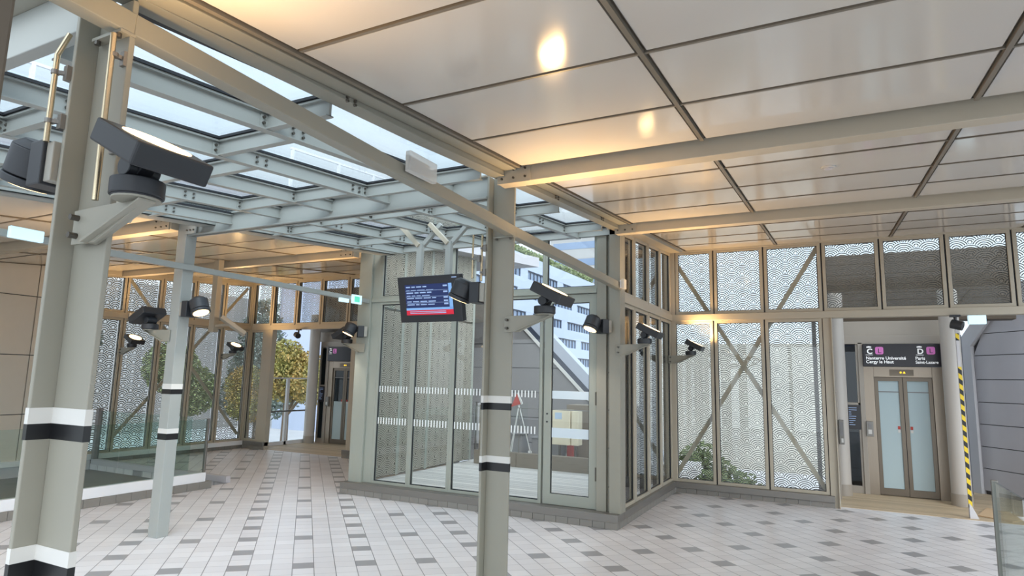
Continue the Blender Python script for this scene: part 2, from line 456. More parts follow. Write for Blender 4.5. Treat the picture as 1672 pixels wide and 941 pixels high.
# court front (Y = 7.45)
XB = [-6.04, -5.40, -4.73, -4.05, -3.36]
st = [(1.465, 1.552, False), (1.005, 1.098, False)]
for i in range(4):
    window('y', 7.5, XB[i], XB[i + 1], .165, TR1, TR1, 'clear court window with two rows of white dashes, %s from the left post' % ORD[i], -1, fm='frame_light', gask=True, decals=st, fw=.038)
XU = [-6.04, -5.37, -4.77, -4.05, -3.34, -2.62]
for i in range(5):
    window('y', 7.5, XU[i], XU[i + 1], TR1 + .055, 3.56, 3.56, 'clear upper light over the court windows, %s from the left post' % ORD[i], -1, fm='frame_light', gask=True, fw=.034)
MB_tr = thing('trim_1', 'pale horizontal bar between lower and upper court windows', 'trim', (0, 0, 0), kind='structure')
MB().box(-6.2, -2.62, 7.41, 7.52, TR1, TR1 + .055).build('transom_bar', 'frame_light', MB_tr, bevel=.004)
MB().box(-6.2, -2.3, 7.41, 7.56, 3.56, 3.64).build('head_bar', 'frame_light', MB_tr, bevel=.004)
# glazed door in the court front
d = thing('door_1', 'narrow glazed door to the court with two frosted bands', 'door', (-2.99, 7.45, .165), kind='structure')
x0, x1, z0, z1 = -3.335, -2.625, .168, 2.785
MB().ring([(x0, 7.5, z0), (x1, 7.5, z0), (x1, 7.5, z1), (x0, 7.5, z1)], [(x0 + .1, 7.5, z0 + .13), (x1 - .1, 7.5, z0 + .13), (x1 - .1, 7.5, z1 - .11), (x0 + .1, 7.5, z1 - .11)], (0, -.06, 0)).build('leaf_frame', 'frame_light', d, bevel=.005)
MB().box(x0 + .1, x1 - .1, 7.468, 7.474, z0 + .13, z1 - .11).build('glass_pane', 'glass', d)
for za, zb in ((1.46, 1.56), (.98, 1.1)): MB().box(x0 + .1, x1 - .1, 7.460, 7.4605, za, zb).build('frosted_band', 'frost', d)
MB().ring([(x0 + .098, 7.47, z0 + .128), (x1 - .098, 7.47, z0 + .128), (x1 - .098, 7.47, z1 - .108), (x0 + .098, 7.47, z1 - .108)], [(x0 + .108, 7.47, z0 + .138), (x1 - .108, 7.47, z0 + .138), (x1 - .108, 7.47, z1 - .118), (x0 + .108, 7.47, z1 - .118)], (0, -.015, 0)).build('gasket', 'gasket', d)
for z in (.5, 1.4, 2.35): MB().cyl((x1 - .008, 7.432, z), (x1 - .008, 7.432, z + .16), .009, 10).build('hinge', 'bolt', d)
for z in (1.17, 1.27): MB().cyl((x0 + .05, 7.442, z), (x0 + .05, 7.434, z), .011, 12).build('lock_cylinder', 'gasket', d)
# left hall glazing (X = -12.2)
YL = [6.6, 7.36, 8.10, 8.85, 9.59, 10.33]
for i in range(5):
    a, b = YL[i] + .01, YL[i + 1] - .01
    window('x', -12.26, a, b, .165, TR0, TR0, 'tall lattice window in the far left wall, lower row, %s from the beige panels' % ORD[i], 1, lat='lat_left', lat_off=.1)
    window('x', -12.26, a, b, TR1, zc(a) - .08, zc(b) - .08, 'small lattice light in the far left wall, upper row, %s from the beige panels' % ORD[i], 1, lat='lat_left', lat_off=.1)
# left hall, far wall (Y = 10.4)
XL = [-12.2, -11.56, -10.8, -10.05, -9.27, -8.5, -7.75, -7.0, -6.4]
for i in range(8):
    window('y', 10.42, XL[i] + .012, XL[i + 1] - .012, TR1, 3.80, 3.80, 'small lattice light above the far left lift opening, %s from its left corner' % ORD[i], -1, lat='lat_left', lat_off=.1)
window('y', 10.42, -12.2, -11.74, .165, TR0, TR0, 'very narrow lattice window beside the far left lift opening', -1, lat='lat_left', lat_off=.1, fw=.05)
for i, (a, b) in enumerate([(-8.88, -8.05), (-8.03, -7.2), (-7.18, -6.45)]):
    window('y', 10.42, a, b, .165, TR0, TR0, 'lattice window right of the far left lift opening, %s from its jamb' % ORD[i], -1, lat='lat_left', lat_off=.1)

def trim(n, label, parts):
    o = thing('trim_%d' % n, label, 'trim', (0, 0, 0), kind='structure')
    for nm, mb, mt, bv in parts: mb.build(nm, mt, o, bevel=bv)
    return o
# transoms and jambs
trim(2, 'taupe lintel bar across the right far wall', [('lintel', MB().box(-2.4, 4.4, 10.26, 10.40, TR0, TR1), 'frame', .006), ('head_bar', MB().box(-2.4, 4.4, 10.27, 10.42, 3.82, 3.9), 'frame', .004)])
trim(3, 'taupe jamb post at the right lift opening', [('jamb', MB().box(-.14, -.03, 10.28, 10.44, 0, TR0), 'frame', .004), ('angle', MB().box(-.035, -.02, 10.24, 10.44, .0, TR0), 'frame', .003)])
trim(4, 'taupe bar along the short right wall', [('lintel', MB().box(-2.46, -2.33, 7.5, 10.36, TR0, TR1), 'frame', .006)])
trim(11, 'taupe sloping head above the short right wall', [('head_bar', MB().sbox(-2.47, -2.195, 7.34, 10.4, -.022, .06, zc), 'frame', .004)])
trim(12, 'taupe sloping head above the far left lattice wall', [('head_bar', MB().sbox(-12.30, -12.17, 6.58, 10.42, -.085, .06, zc), 'frame', .004)])
trim(5, 'taupe corner post between the short wall and far right wall', [('post', MB().box(-2.46, -2.29, 10.28, 10.42, .165, 3.85), 'frame', .004)])
trim(6, 'taupe bar along the far left lattice wall', [('lintel', MB().box(-12.3, -12.17, 6.58, 10.42, TR0, TR1), 'frame', .006)])
trim(7, 'taupe lintel above the far left lift opening', [('lintel', MB().box(-12.2, -6.4, 10.34, 10.46, TR0, TR1), 'frame', .006), ('head_bar', MB().box(-12.2, -6.4, 10.34, 10.46, 3.80, 3.88), 'frame', .004)])
trim(8, 'brown post left of the far left lift opening', [('jamb', MB().box(-11.72, -11.46, 10.33, 10.46, 0, TR0), 'frame', .004)])
trim(9, 'brown jamb right of the far left lift opening', [('jamb', MB().box(-9.08, -8.90, 10.3, 10.46, .1, TR0), 'frame', .004)])
trim(10, 'taupe corner post of the far left lattice wall', [('post', MB().box(-12.3, -12.16, 10.32, 10.46, .165, 3.8), 'frame', .004)])

def plinth(n, label, x0, x1, y0, y1, tiles_axis, face, z1=.075):
    """dark tile skirting along a kerb"""
    o = thing('baseboard_%d' % n, label, 'skirting', (0, 0, 0), kind='structure')
    t = MB(); p = .155
    if tiles_axis == 'x':
        k = int(round((x1 - x0) / p))
        for i in range(k): t.box(x0 + (x1 - x0) * i / k + .002, x0 + (x1 - x0) * (i + 1) / k - .002, y0, y1, .001, z1)
    else:
        k = int(round((y1 - y0) / p))
        for i in range(k): t.box(x0, x1, y0 + (y1 - y0) * i / k + .002, y0 + (y1 - y0) * (i + 1) / k - .002, .001, z1)
    t.build('skirting_tile', 'plinth', o, bevel=.002)
    return o
o = plinth(1, 'brushed steel sill on grey tiles under the court windows', -6.48, -2.31, 7.28, 7.36, 'x', -1)
MB().box(-6.48, -2.31, 7.28, 7.54, .075, .165).build('sill', 'inox', o, bevel=.004)
MB().box(-6.46, -2.4, 7.36, 7.54, .001, .075).build('sill_core', 'void', o)
o = plinth(2, 'brushed steel sill on grey tiles under the short right wall', -2.39, -2.31, 7.36, 10.25, 'y', 1)
MB().box(-2.5, -2.31, 7.54, 10.22, .075, .165).build('sill', 'inox', o, bevel=.004)
o = plinth(3, 'brushed steel sill on grey tiles under the right lattice windows', -2.31, -.09, 10.25, 10.33, 'x', -1)
MB().box(-2.5, -.09, 10.225, 10.44, .075, .165).build('sill', 'inox', o, bevel=.004)
o = plinth(4, 'pale sill on grey tiles under the far left lattice windows', -12.2, -12.12, 7.0, 10.3, 'y', 1)
MB().box(-12.32, -12.1, 1.0, 10.3, .075, .165).build('sill', 'white_metal', o, bevel=.004)
MB().box(-12.3, -12.12, 1.0, 6.99, -.1, .075).build('sill_core', 'gpanel', o)
o = plinth(5, 'short steel sill beside the far left lift opening', -12.2, -11.46, 10.3, 10.4, 'x', -1)
MB().box(-12.2, -11.46, 10.28, 10.44, .075, .165).build('sill', 'inox', o, bevel=.004)
o = plinth(6, 'short steel sill right of the far left lift jamb', -9.14, -6.4, 10.26, 10.33, 'x', -1)
MB().box(-9.14, -6.4, 10.25, 10.44, .075, .165).build('sill', 'inox', o, bevel=.004)

def cores(n, label, L):
    o = thing('trim_%d' % n, label, 'trim', (0, 0, 0), kind='structure')
    for (x0, x1, y0, y1, z0, z1) in L: MB().box(x0, x1, y0, y1, z0, z1).build('mullion_core', 'gasket', o)
cores(13, 'black joints between the right lattice windows', [(x - .016, x + .016, 10.315, 10.42, .165, TR0) for x in (-1.69, -.94, -.147)] + [(x - .016, x + .016, 10.315, 10.42, TR1, 3.825) for x in (-2.285, -1.68, -.93, -.12, .63, 1.42, 2.16, 2.91)])
cores(14, 'black joints between the short-wall lattice windows', [(-2.50, -2.385, y - .014, y + .014, .165, TR0) for y in YB] + [(-2.50, -2.385, y - .014, y + .014, TR1, zc(y) - .02) for y in YB])
cores(15, 'black joints between the far left lattice windows', [(-12.33, -12.215, y - .016, y + .016, .165, TR0) for y in YL] + [(-12.33, -12.215, y - .016, y + .016, TR1, zc(y) - .08) for y in YL])
cores(16, 'black joints between the lights above the far left lift opening', [(x - .016, x + .016, 10.375, 10.48, TR1, 3.8) for x in XL])
# diagonal bracing outside the glass
def brace(label, segs):
    o = thing('cross_brace', label, 'brace', segs[0][0])
    for p, q in segs: MB().bar(p, q, .065, .02, (0, 1, 0) if abs(p[1] - q[1]) < .01 else (1, 0, 0)).build('diagonal_bar', 'frame', o)
brace('large X of flat steel bars behind the right lattice windows', [((-2.33, 10.405, 3.72), (-.17, 10.405, .18)), ((-2.33, 10.425, .25), (-.17, 10.425, 3.78))])
brace('large X of flat steel bars behind the far left lattice windows', [((-12.30, 7.35, 3.60), (-12.30, 10.28, .3)), ((-12.325, 7.35, .3), (-12.325, 10.28, 3.68))])

def bolts(parent, L, mat='bolt', name='bolt', n=8):
    for k, (p, q, r) in enumerate(L):
        if k < 100: MB().cyl(p, q, r, n).build(name, mat, parent)
    if len(L) > 100:
        m = MB()
        for (p, q, r) in L[100:]: m.cyl(p, q, r, n)
        m.build(name + '_rest', mat, parent, kind='stuff')
# ------------------------------------------------------------------ steel frame
def t_column(label, y, ztop, parts_y=None):
    """flange + web section column with contrast bands"""
    o = thing('steel_column', label, 'column', (-2.4, y, 0), group='steel columns')
    def sec(m, e, z0, z1):
        m.box(-2.505 - e, -2.485 + e, y - .075 - e, y + .09 + e, z0, z1)
        m.box(-2.485 + e, -2.285 + e, y - e, y + .022 + e, z0, z1)
        return m
    sec(MB(), 0, 0, ztop).build('shaft', 'steel', o, bevel=.004)
    for a, b in ((1.453, 1.507), (.983, 1.047)): sec(MB(), .0015, a, b).build('black_band', 'black', o)
    for a, b in ((1.507, 1.562), (1.047, 1.097)): sec(MB(), .0015, a, b).build('white_band', 'white', o)
    MB().box(-2.60, -2.2, y - .1, y + .12, 0, .012).build('base_plate', 'steel', o)
    return o
t_column('nearest grey steel column, large at the left of the picture', 1.285, 3.08)
t_column('grey steel column in the middle, in front of the court windows', 4.455, 3.36)
o = thing('steel_column', 'twin-plate grey column beside the court door', 'column', (-2.4, 7.48, .165), group='steel columns')
s = MB().box(-2.615, -2.49, 7.40, 7.46, .165, 3.62).box(-2.44, -2.30, 7.36, 7.42, .165, 3.62).box(-2.49, -2.44, 7.44, 7.54, .165, 3.62).box(-2.44, -2.30, 7.42, 7.56, .165, 3.62)
s.build('shaft', 'steel', o, bevel=.004)
bolts(o, [((-2.465, 7.440, z), (-2.465, 7.428, z), .009) for z in (.45, .9, 1.35, 1.8, 2.3)])
o = thing('steel_column', 'pale grey post at the left end of the court windows', 'column', (-6.3, 7.46, 0), group='steel columns')
MB().box(-6.43, -6.19, 7.39, 7.56, 0, 3.62).box(-6.19, -6.04, 7.43, 7.53, .165, 3.6).build('shaft', 'frame_light', o, bevel=.004)
o = thing('steel_column', 'slim square pale column standing free on the tiles', 'column', (-6.32, 4.41, 0), group='steel columns')
def sq(m, e, a, b): return m.box(-6.395 - e, -6.25 + e, 4.345 - e, 4.475 + e, a, b)
sq(MB(), 0, 0, 3.36).build('shaft', 'steel_blue', o, bevel=.004)
for a, b in ((1.456, 1.507), (.983, 1.047)): sq(MB(), .0015, a, b).build('black_band', 'black', o)
for a, b in ((1.507, 1.563), (1.047, 1.097)): sq(MB(), .0015, a, b).build('white_band', 'white', o)
tag(MB().box(-1.235, -1.135, .36, .46, 0, 2.98).build('dark_post', 'post', bevel=.006), 'dark bronze post cut off at the upper left picture edge', 'post')

def beam_x(label, x0, x1, y0, y1, z0, z1, mat='steel', blist=None):
    o = thing('roof_beam', label, 'beam', (x0, (y0 + y1) / 2, z0), group='roof beams')
    yc = (y0 + y1) / 2; m = MB()
    m.box(x0, x1, yc - .012, yc + .012, z0, z1); m.box(x0, x1, y0, y1, z0, z0 + .014); m.box(x0, x1, y0 - .0, y1, z1 - .014, z1)
    m.build('girder', mat, o, bevel=.003)
    if blist:
        bt = []
        for (xa, xb) in blist:
            pl = MB()
            pl.box(xa, xb, y0 - .022, y0 - .008, z0 + .01, z1 - .008)
            for fx in (.15, .5, .85):
                for fz in (.25, .75):
                    xx = xa + (xb - xa) * fx; zz = z0 + (z1 - z0) * fz
                    bt.append(((xx, y0 - .022, zz), (xx, y0 - .036, zz), .009))
            pl.build('end_plate', mat, o)
        bolts(o, bt)
    return o
def boxbeam(label, x0, x1, y0, y1, z0, z1, mat='steel', blist=None):
    o = thing('roof_beam', label, 'beam', (x0, y0, z0), group='roof beams')
    MB().box(x0, x1, y0, y1, z0, z1).build('girder', mat, o, bevel=.004)
    if blist:
        bt = []
        for (xa, xb) in blist:
            pl = MB()
            pl.box(xa, xb, y0 - .012, y0, z0 - .005, z1 - .005)
            for fx in (.15, .5, .85):
                for fz in (.25, .75):
                    xx = xa + (xb - xa) * fx; zz = z0 + (z1 - z0) * fz
                    bt.append(((xx, y0 - .012, zz), (xx, y0 - .024, zz), .009))
            pl.build('end_plate', mat, o)
        bolts(o, bt)
    return o
boxbeam('taupe beam crossing the right ceiling from the middle column', -2.34, 3.8, 4.26, 4.38, 3.235, 3.37, 'frame', [(-2.34, -2.05)])
boxbeam('taupe beam crossing the right ceiling nearer the far wall', -2.32, 3.8, 7.22, 7.34, 3.475, 3.62, 'frame', [(-2.32, -2.06)])
beam_x('pale skylight beam joining the slim column to the middle column', -6.25, -2.5, 4.36, 4.46, 3.17, 3.37, 'steel_blue', [(-6.25, -6.1)])
boxbeam('pale skylight beam running left from the nearest column', -6.4, -2.5, 1.25, 1.31, 3.005, 3.2, 'steel_blue')
tag(MB().box(-6.4, -2.5, 1.17, 1.38, 3.2, 3.225).build('roof_flashing', 'steel', bevel=.003), 'grey flashing strip on top of the beam left of the nearest column', 'strip')
boxbeam('beam under the left hall ceiling at the slim column', -12.2, -6.40, 4.26, 4.38, 3.235, 3.37, 'frame', [(-6.68, -6.42)])
boxbeam('beam under the left hall ceiling at the court post', -12.2, -6.42, 7.22, 7.34, 3.475, 3.62, 'frame', [(-6.70, -6.44)])
# sloping edge beams
o = thing('roof_beam', 'dark sloping edge beam along the right side of the skylight', 'beam', (-2.35, 4, 3.3), group='roof beams')
def zb(y): return zc(y) + max(0.0, 3.2 - y) * .0226 + .018
m = MB()
for a, b in ((-1.2, 3.2), (3.2, 7.4)): m.sbox(-2.37, -2.275, a, b, -.062, .10, zb).sbox(-2.38, -2.272, a, b, -.066, -.056, zb)
m.build('girder', 'steel', o, bevel=.003)
MB().sbox(-2.268, -2.165, -1.2, 7.4, -.006, .06, zc).build('edge_trim', 'steel', o, bevel=.003)
MB().sbox(-2.162, -2.125, -1.2, 7.18, .012, .06, zc).build('shadow_gap', 'void', o)
bolts(o, [((-2.275, y + dy, zc(y) + dz), (-2.262, y + dy, zc(y) + dz), .009) for y in (2.46, 5.3, 6.6) for dy in (-.03, .03) for dz in (-.012, -.034)])
o = thing('roof_beam', 'white sloping channel along the left side of the skylight', 'beam', (-6.0, 4, 3.3), group='roof beams')
MB().sbox(-6.06, -5.86, -3, 7.5, -.10, -.085, zc).sbox(-5.90, -5.86, -3, 7.5, -.10, .05, zc).build('girder', 'steel_blue', o, bevel=.003)
bolts(o, [((-5.86, -1 + i * .33, zc(-1 + i * .33) - .06), (-5.855, -1 + i * .33, zc(-1 + i * .33) - .06), .006) for i in range(26)])

# horizontal rectangular tubes along the column rows
def rail_tube(label, pts, w, h, mat, plates):
    o = thing('rail_tube', label, 'tube', pts[0])
    m = MB()
    for p, q in zip(pts[:-1], pts[1:]): m.bar(p, q, w, h)
    m.build('tube', mat, o, bevel=.004)
    for (x, y, z) in plates:
        MB().box(x - .085, x + .095, y - .028, y + .028, z - .012, z).build('saddle_plate', 'steel', o)
        bolts(o, [((x + dx, y - .02, z - .012), (x + dx, y - .02, z - .028), .011) for dx in (-.06, .07)])
rail_tube('long beige tube running from the nearest column to the court door column', [(-2.32, -1.5, 3.075), (-2.32, 1.3, 2.985), (-2.315, 4.48, 2.892), (-2.315, 7.36, 2.845)], .075, .085, 'steel', [(-2.375, 1.275, 2.943), (-2.375, 4.455, 2.85)])
rail_tube('pale tube passing the slim column to the court post', [(-6.235, -1.5, 2.845), (-6.235, 7.39, 2.805)], .05, .062, 'steel_blue', [])

# ------------------------------------------------------------------ skylight
sk = thing('window_%d' % (NWIN[0] + 1), 'glazed skylight with pale rafters above the middle of the concourse', 'skylight', (-4.2, 3.5, 3.4), kind='structure')
NWIN[0] += 1
RX = [-2.378, -2.86, -3.55, -4.23, -4.92, -5.62, -5.9]
for x in RX[1:-1]:
    MB().sbox(x - .010, x + .010, 1.32, 7.4, -.105, .0, zc).sbox(x - .032, x + .032, 1.32, 7.4, -.012, .0, zc).sbox(x - .03, x + .03, 1.32, 7.4, -.109, -.100, zc).build('rafter', 'steel_blue', sk)
def pur(x0, x1, y): return MB().sbox(x0, x1, y - .01, y + .01, -.10, .0, zc).sbox(x0, x1, y - .03, y + .03, -.012, 0, zc).sbox(x0, x1, y - .028, y + .028, -.104, -.096, zc)
PUR = {0: [2.42, 4.05, 5.6, 6.9], 1: [2.64, 4.1, 5.1, 6.2], 2: [1.75, 2.97, 3.95, 4.98, 6.4], 3: [1.7, 2.9, 3.95, 5.0, 6.0], 4: [2.25, 3.4, 5.24, 6.4], 5: [2.2, 3.7, 5.2, 6.6]}
bl = []
for i in range(6):
    xa, xb = RX[i + 1], RX[i]
    for y in PUR[i]: pur(xa, xb, y).build('purlin', 'steel_blue', sk)
    yl = [1.33] + PUR[i] + [7.36]
    for ya, yb in zip(yl[:-1], yl[1:]):
        if yb < -.5: continue
        MB().ring([(xa + .004, ya + .004, zc(ya) + .001), (xb - .004, ya + .004, zc(ya) + .001), (xb - .004, yb - .004, zc(yb) + .001), (xa + .004, yb - .004, zc(yb) + .001)],
                [(xa + .042, ya + .042, zc(ya) + .001), (xb - .042, ya + .042, zc(ya) + .001), (xb - .042, yb - .042, zc(yb) + .001), (xa + .042, yb - .042, zc(yb) + .001)], (0, 0, .016)).build('gasket', 'gasket', sk)
        MB().sbox(xa + .004, xb - .004, ya + .004, yb - .004, .02, .036, zc).build('glass_pane', 'sky_glass', sk)
    if i < 5:
        for y in sorted(set(PUR[i] + PUR[i + 1])):
            if y < .9: continue
            for sx in (-1, 1):
                if y in PUR[i + (sx < 0)]: MB().sbox(xa + sx * .011, xa + sx * .016, y - .06, y + .06, -.095, -.02, zc).build('splice_plate', 'steel_blue', sk)
                for dy in (-.04, .04):
                    for dz in (-.075, -.04): bl.append(((xa + sx * .016, y + dy, zc(y) + dz), (xa + sx * .028, y + dy, zc(y) + dz), .009))
bl.sort(key=lambda t: t[0][0] ** 2 + t[0][1] ** 2 - (1e3 if t[1][0] > t[0][0] else 0))
bolts(sk, bl)
MB().sbox(-6.0, -2.3, 7.36, 7.46, -.09, .06, zc).build('end_channel', 'steel_blue', sk)
# rooftop railing seen through the skylight glass
def zr(y): return 5.47 + .083 * (y - 7.4)
def roof_rail(label, ya, yb, posts):
    o = thing('roof_railing', label, 'railing', (-8, ya, zr(ya) - 1.1))
    MB().bar((-8, ya, zr(ya)), (-8, yb, zr(yb)), .035, .035).build('top_rail', 'white_metal', o)
    for y in posts: MB().box(-8.02, -7.98, y - .022, y + .022, zr(y) - 1.6, zr(y)).build('post', 'white_metal', o)
roof_rail('white roof railing outside, seen through the skylight above the pale beam', 7.3, 12.5, (7.34, 8.45, 9.42, 10.4, 11.4, 12.4))
roof_rail('white roof railing corner outside, seen through glass left of the nearest column', 3.40, 3.98, (3.48,))
tag(MB().sbox(-12.6, -6.0, -3, 13.0, .2, .42, zc).build('roof_left', 'gpanel'), 'flat roof deck above the far left hall', 'roof', kind='structure')

# thin bracing struts under the skylight
o = thing('roof_brace', 'pair of slanting struts under the skylight beside the nearest column', 'brace', (-4.1, 2.3, 3.0))
for p, q in (((-4.14, 2.3, 3.14), (-3.78, 2.3, 2.78)), ((-4.38, 2.3, 3.14), (-3.86, 2.3, 2.63))): MB().bar(p, q, .06, .035, (0, 1, 0)).build('strut', 'frame', o)

# ------------------------------------------------------------------ conduits
def conduit(label, pts, clamps, r):
    o = thing('cable_conduit', label, 'pipe', pts[-1])
    MB().tube(pts, r, 12).build('pipe', 'conduit', o, smooth=True)
    for (x, y, z, dx, dy) in clamps:
        c = MB()
        c.cyl((x, y, z - .008), (x, y, z + .008), r + .004, 12); c.bar((x, y, z), (x + dx, y + dy, z), .014, .014)
        c.box(x + dx - .012, x + dx + .012, y + dy - .012, y + dy + .012, z - .028, z + .028)
        c.build('clamp', 'inox', o)
conduit('shiny pipe on the right face of the nearest column', [(-2.30, 1.236, 2.92), (-2.30, 1.24, 2.29)], [(-2.30, 1.245, 2.84, 0, .04), (-2.30, 1.245, 2.5, 0, .04)], .011)
conduit('shiny pipe on the left edge of the nearest column', [(-2.52, 1.20, 2.95), (-2.535, 1.175, 2.86), (-2.535, 1.175, 2.52)], [(-2.535, 1.175, 2.79, .03, .03), (-2.535, 1.175, 2.6, .03, .03)], .010)
conduit('shiny thin pipe on the left edge of the middle column', [(-2.535, 4.375, 2.86), (-2.535, 4.375, 2.48)], [(-2.535, 4.375, 2.75, .03, .0), (-2.535, 4.375, 2.55, .03, .0)], .010)
conduit('second thin pipe on the left edge of the middle column', [(-2.60, 4.34, 2.86), (-2.60, 4.34, 2.50)], [(-2.60, 4.34, 2.66, .06, .0)], .008)

# ------------------------------------------------------------------ lamps
def spot(name, parent, loc, axis, energy, ang, rgb, size=.06, blend=.6):
    d = bpy.data.lights.new(name, 'SPOT'); d.energy = energy; d.spot_size = R(ang); d.spot_blend = blend; d.color = rgb; d.shadow_soft_size = size
    o = bpy.data.objects.new(name, d); COL.objects.link(o); o.parent = parent; o.location = loc
    o.rotation_euler = Vector(axis).to_track_quat('-Z', 'Y').to_euler()
    return o
FLOOD_W, DOWN_W = 170, 38
spot('added_uplight_left_row', None, (-6.75, 1.3, 2.35), (-.45, 0, .9), FLOOD_W, 150, (1, .62, .26), .09, .8)  # added spot without a fixture, brightens the left panels and ceiling
# square uplight on a bracket, arm along +X
fl = thing('floodlight', 'x', 'lamp')
MB().prism([(0, -.06), (0, .065), (.10, .068), (.40, .072), (.41, .06), (.14, -.06)], 'y', -.006, .006).build('bracket', 'steel', fl, bevel=.002)
MB().prism([(.10, -.062), (.41, .058), (.41, .066), (.095, -.054)], 'y', -.03, .03).cyl((.35, 0, .066), (.35, 0, .078), .075, 24).build('bracket_flange', 'steel', fl, bevel=.002)
bolts(fl, [((.03, -.006, z), (.03, -.035, z), .011) for z in (-.03, .035)])
MB().cyl((.35, 0, .078), (.35, 0, .135), .084, 36).cyl((.35, 0, .072), (.35, 0, .08), .078, 36).build('base_drum', 'anthra', fl, bevel=.005, smooth=True)
MB().cyl((.35, -.055, .175), (.35, .055, .175), .036, 24).box(.33, .37, -.03, .03, .13, .18).bar((.35, 0, .175), (.40, 0, .215), .075, .05, (0, 1, 0)).build('knuckle', 'anthra', fl, bevel=.003, smooth=True)
TILT = R(27)
Mh = Matrix.Translation((.415, 0, .225)) @ Matrix.Rotation(TILT, 4, 'Y')
MB().box(-.135, .135, -.135, .135, -.04, .04).xf(Mh).build('head', 'anthra', fl, bevel=.008)
MB().cyl((0, 0, .036), (0, 0, .0425), .108, 36).xf(Mh).build('lens', 'lens', fl, smooth=True)
ax = (math.sin(TILT), 0, math.cos(TILT))
spot('uplight_beam', fl, Mh @ Vector((0, 0, .06)), ax, FLOOD_W, 150, (1, .62, .26), .09, .8)
fg = 'square uplights on brackets'
FL = [((-2.43, 1.252, 2.20), 0, 'large square uplight on the nearest column, at upper left'),
      ((-2.335, 4.42, 2.125), 0, 'square uplight on the right of the middle column, before the office view'),
      ((-2.35, 7.35, 2.07), 0, 'square uplight on the column by the court door'),
      ((-2.38, 10.18, 2.06), 0, 'square uplight near the corner of the right lattice wall'),
      ((-6.345, 4.335, 2.07), PI, 'square uplight seen from behind on the slim square column'),
      ((-6.24, 7.37, 2.10), PI, 'square uplight seen from behind on the court end post, before the far left lift sign'),
      ((-12.18, 7.34, 2.05), 0, 'lit uplight on the far left lattice wall, farther from the lift'),
      ((-12.18, 9.6, 2.04), 0, 'lit uplight on the far left lattice wall, nearer the lift')]
for i, (l, r, t) in enumerate(FL): place(fl, i == 0, l, r, t, fg)
for c in fl.children:                                  # the nearest lamp is dimmed a little
    if c.type == 'LIGHT': c.data = c.data.copy(); c.data.energy = 80

# round-headed spot on a square back box, facing +X
dl = thing('round_spotlight', 'x', 'lamp')
MB().box(.0, .045, -.062, .062, -.075, .075).build('cover_plate', 'box_grey', dl, bevel=.004)
MB().box(.045, .135, -.075, .075, -.085, .085).build('back_box', 'anthra', dl, bevel=.006)
ja, jb = Vector((.135, 0, .03)), Vector((.20, 0, .03))
MB().cyl(ja, jb, .03, 20).build('joint', 'anthra', dl, smooth=True)
axd = Vector((.42, 0, -.91)).normalized(); c0 = Vector((.245, 0, .02))
MB().cyl(c0 - axd * .075, c0 + axd * .035, .094, 36).cyl(c0 - axd * .105, c0 - axd * .075, .06, 36, .094).cyl(c0 + axd * .04, c0 + axd * .07, .097, 36).build('head', 'anthra', dl, bevel=.004, smooth=True)
MB().cyl(c0 + axd * .066, c0 + axd * .074, .078, 36).build('lens', 'lens', dl, smooth=True)
spot('downlight_beam', dl, c0 + axd * .09, axd, DOWN_W, 125, (1, .91, .80), .07, .5)
dg = 'round spotlights on the columns'
DL = [((-2.507, 1.25, 2.45), PI, 'large round spotlight on the left side of the nearest column'),
      ((-2.507, 4.44, 2.39), PI, 'round spotlight between the departure screen and middle column'),
      ((-2.44, 7.34, 2.35), PI + .95, 'lit round spotlight right of the court door'),
      ((-6.25, 4.41, 2.36), 0, 'lit round spotlight on the slim square column'),
      ((-6.20, 7.35, 2.34), PI + .8, 'lit round spotlight on the court end post')]
for i, (l, r, t) in enumerate(DL): place(dl, i == 0, l, r, t, dg)

# small spot heads hung from the lintels
def mini(loc, label):
    o = thing('small_spotlight', label, 'lamp', loc, group='small black spotlights under the lintels')
    x, y, z = loc
    MB().box(x - .06, x + .06, y - .03, y + .03, z - .03, z).cyl((x, y, z - .03), (x, y, z - .09), .018, 12).build('mount', 'anthra', o)
    MB().cyl((x - .05, y - .02, z - .12), (x + .07, y - .07, z - .16), .062, 24).build('head', 'anthra', o, bevel=.004, smooth=True)
mini((-10.6, 10.28, 2.685), 'small dark spotlight hanging above the far left glass gate')
mini((1.46, 10.2, 2.685), 'small dark spotlight hanging above the right lift column')

# emergency lights
def em_light(label, c, axis, L, H, D, lit='em', mount=None):
    o = thing('emergency_light', label, 'emergency light', c, group='emergency light boxes')
    x, y, z = c
    if axis == 'y':
        MB().box(x - D * .2, x + D * .2, y - L * .4, y + L * .4, z - H * .4, z + H * .4).build('base', 'white_metal', o, bevel=.004)
        MB().box(x + D * .2, x + D, y - L / 2, y + L / 2, z - H / 2, z + H / 2).build('diffuser', lit, o, bevel=.008)
    else:
        MB().box(x - L * .4, x + L * .4, y - D * .2, y + D * .2, z - H * .4, z + H * .4).build('base', 'white_metal', o, bevel=.004)
        MB().box(x - L / 2, x + L / 2, y - D, y - D * .2, z - H / 2, z + H / 2).build('diffuser', lit, o, bevel=.008)
    return o
em_light('clear plastic emergency light on the long beige tube', (-2.265, 3.08, 2.985), 'y', .29, .13, .05)
em_light('lit emergency light on the pale tube at the left edge', (-6.195, 2.80, 2.835), 'y', .26, .10, .06, 'em_on')
em_light('small emergency light on the far left lattice wall', (-12.15, 7.5, 2.745), 'y', .2, .1, .05)
em_light('lit emergency light under the lintel above the right lift', (1.70, 10.25, 2.615), 'x', .20, .12, .06, 'em_on')
em_light('clear light block at the end of the long beige tube', (-2.26, 7.28, 2.86), 'y', .10, .12, .05)
o = thing('exit_sign', 'small green lit sign at the far end of the pale tube', 'sign', (-6.2, 7.1, 2.81))
MB().box(-6.21, -6.18, 6.98, 7.18, 2.73, 2.86).build('sign_box', 'em_on', o, bevel=.004)
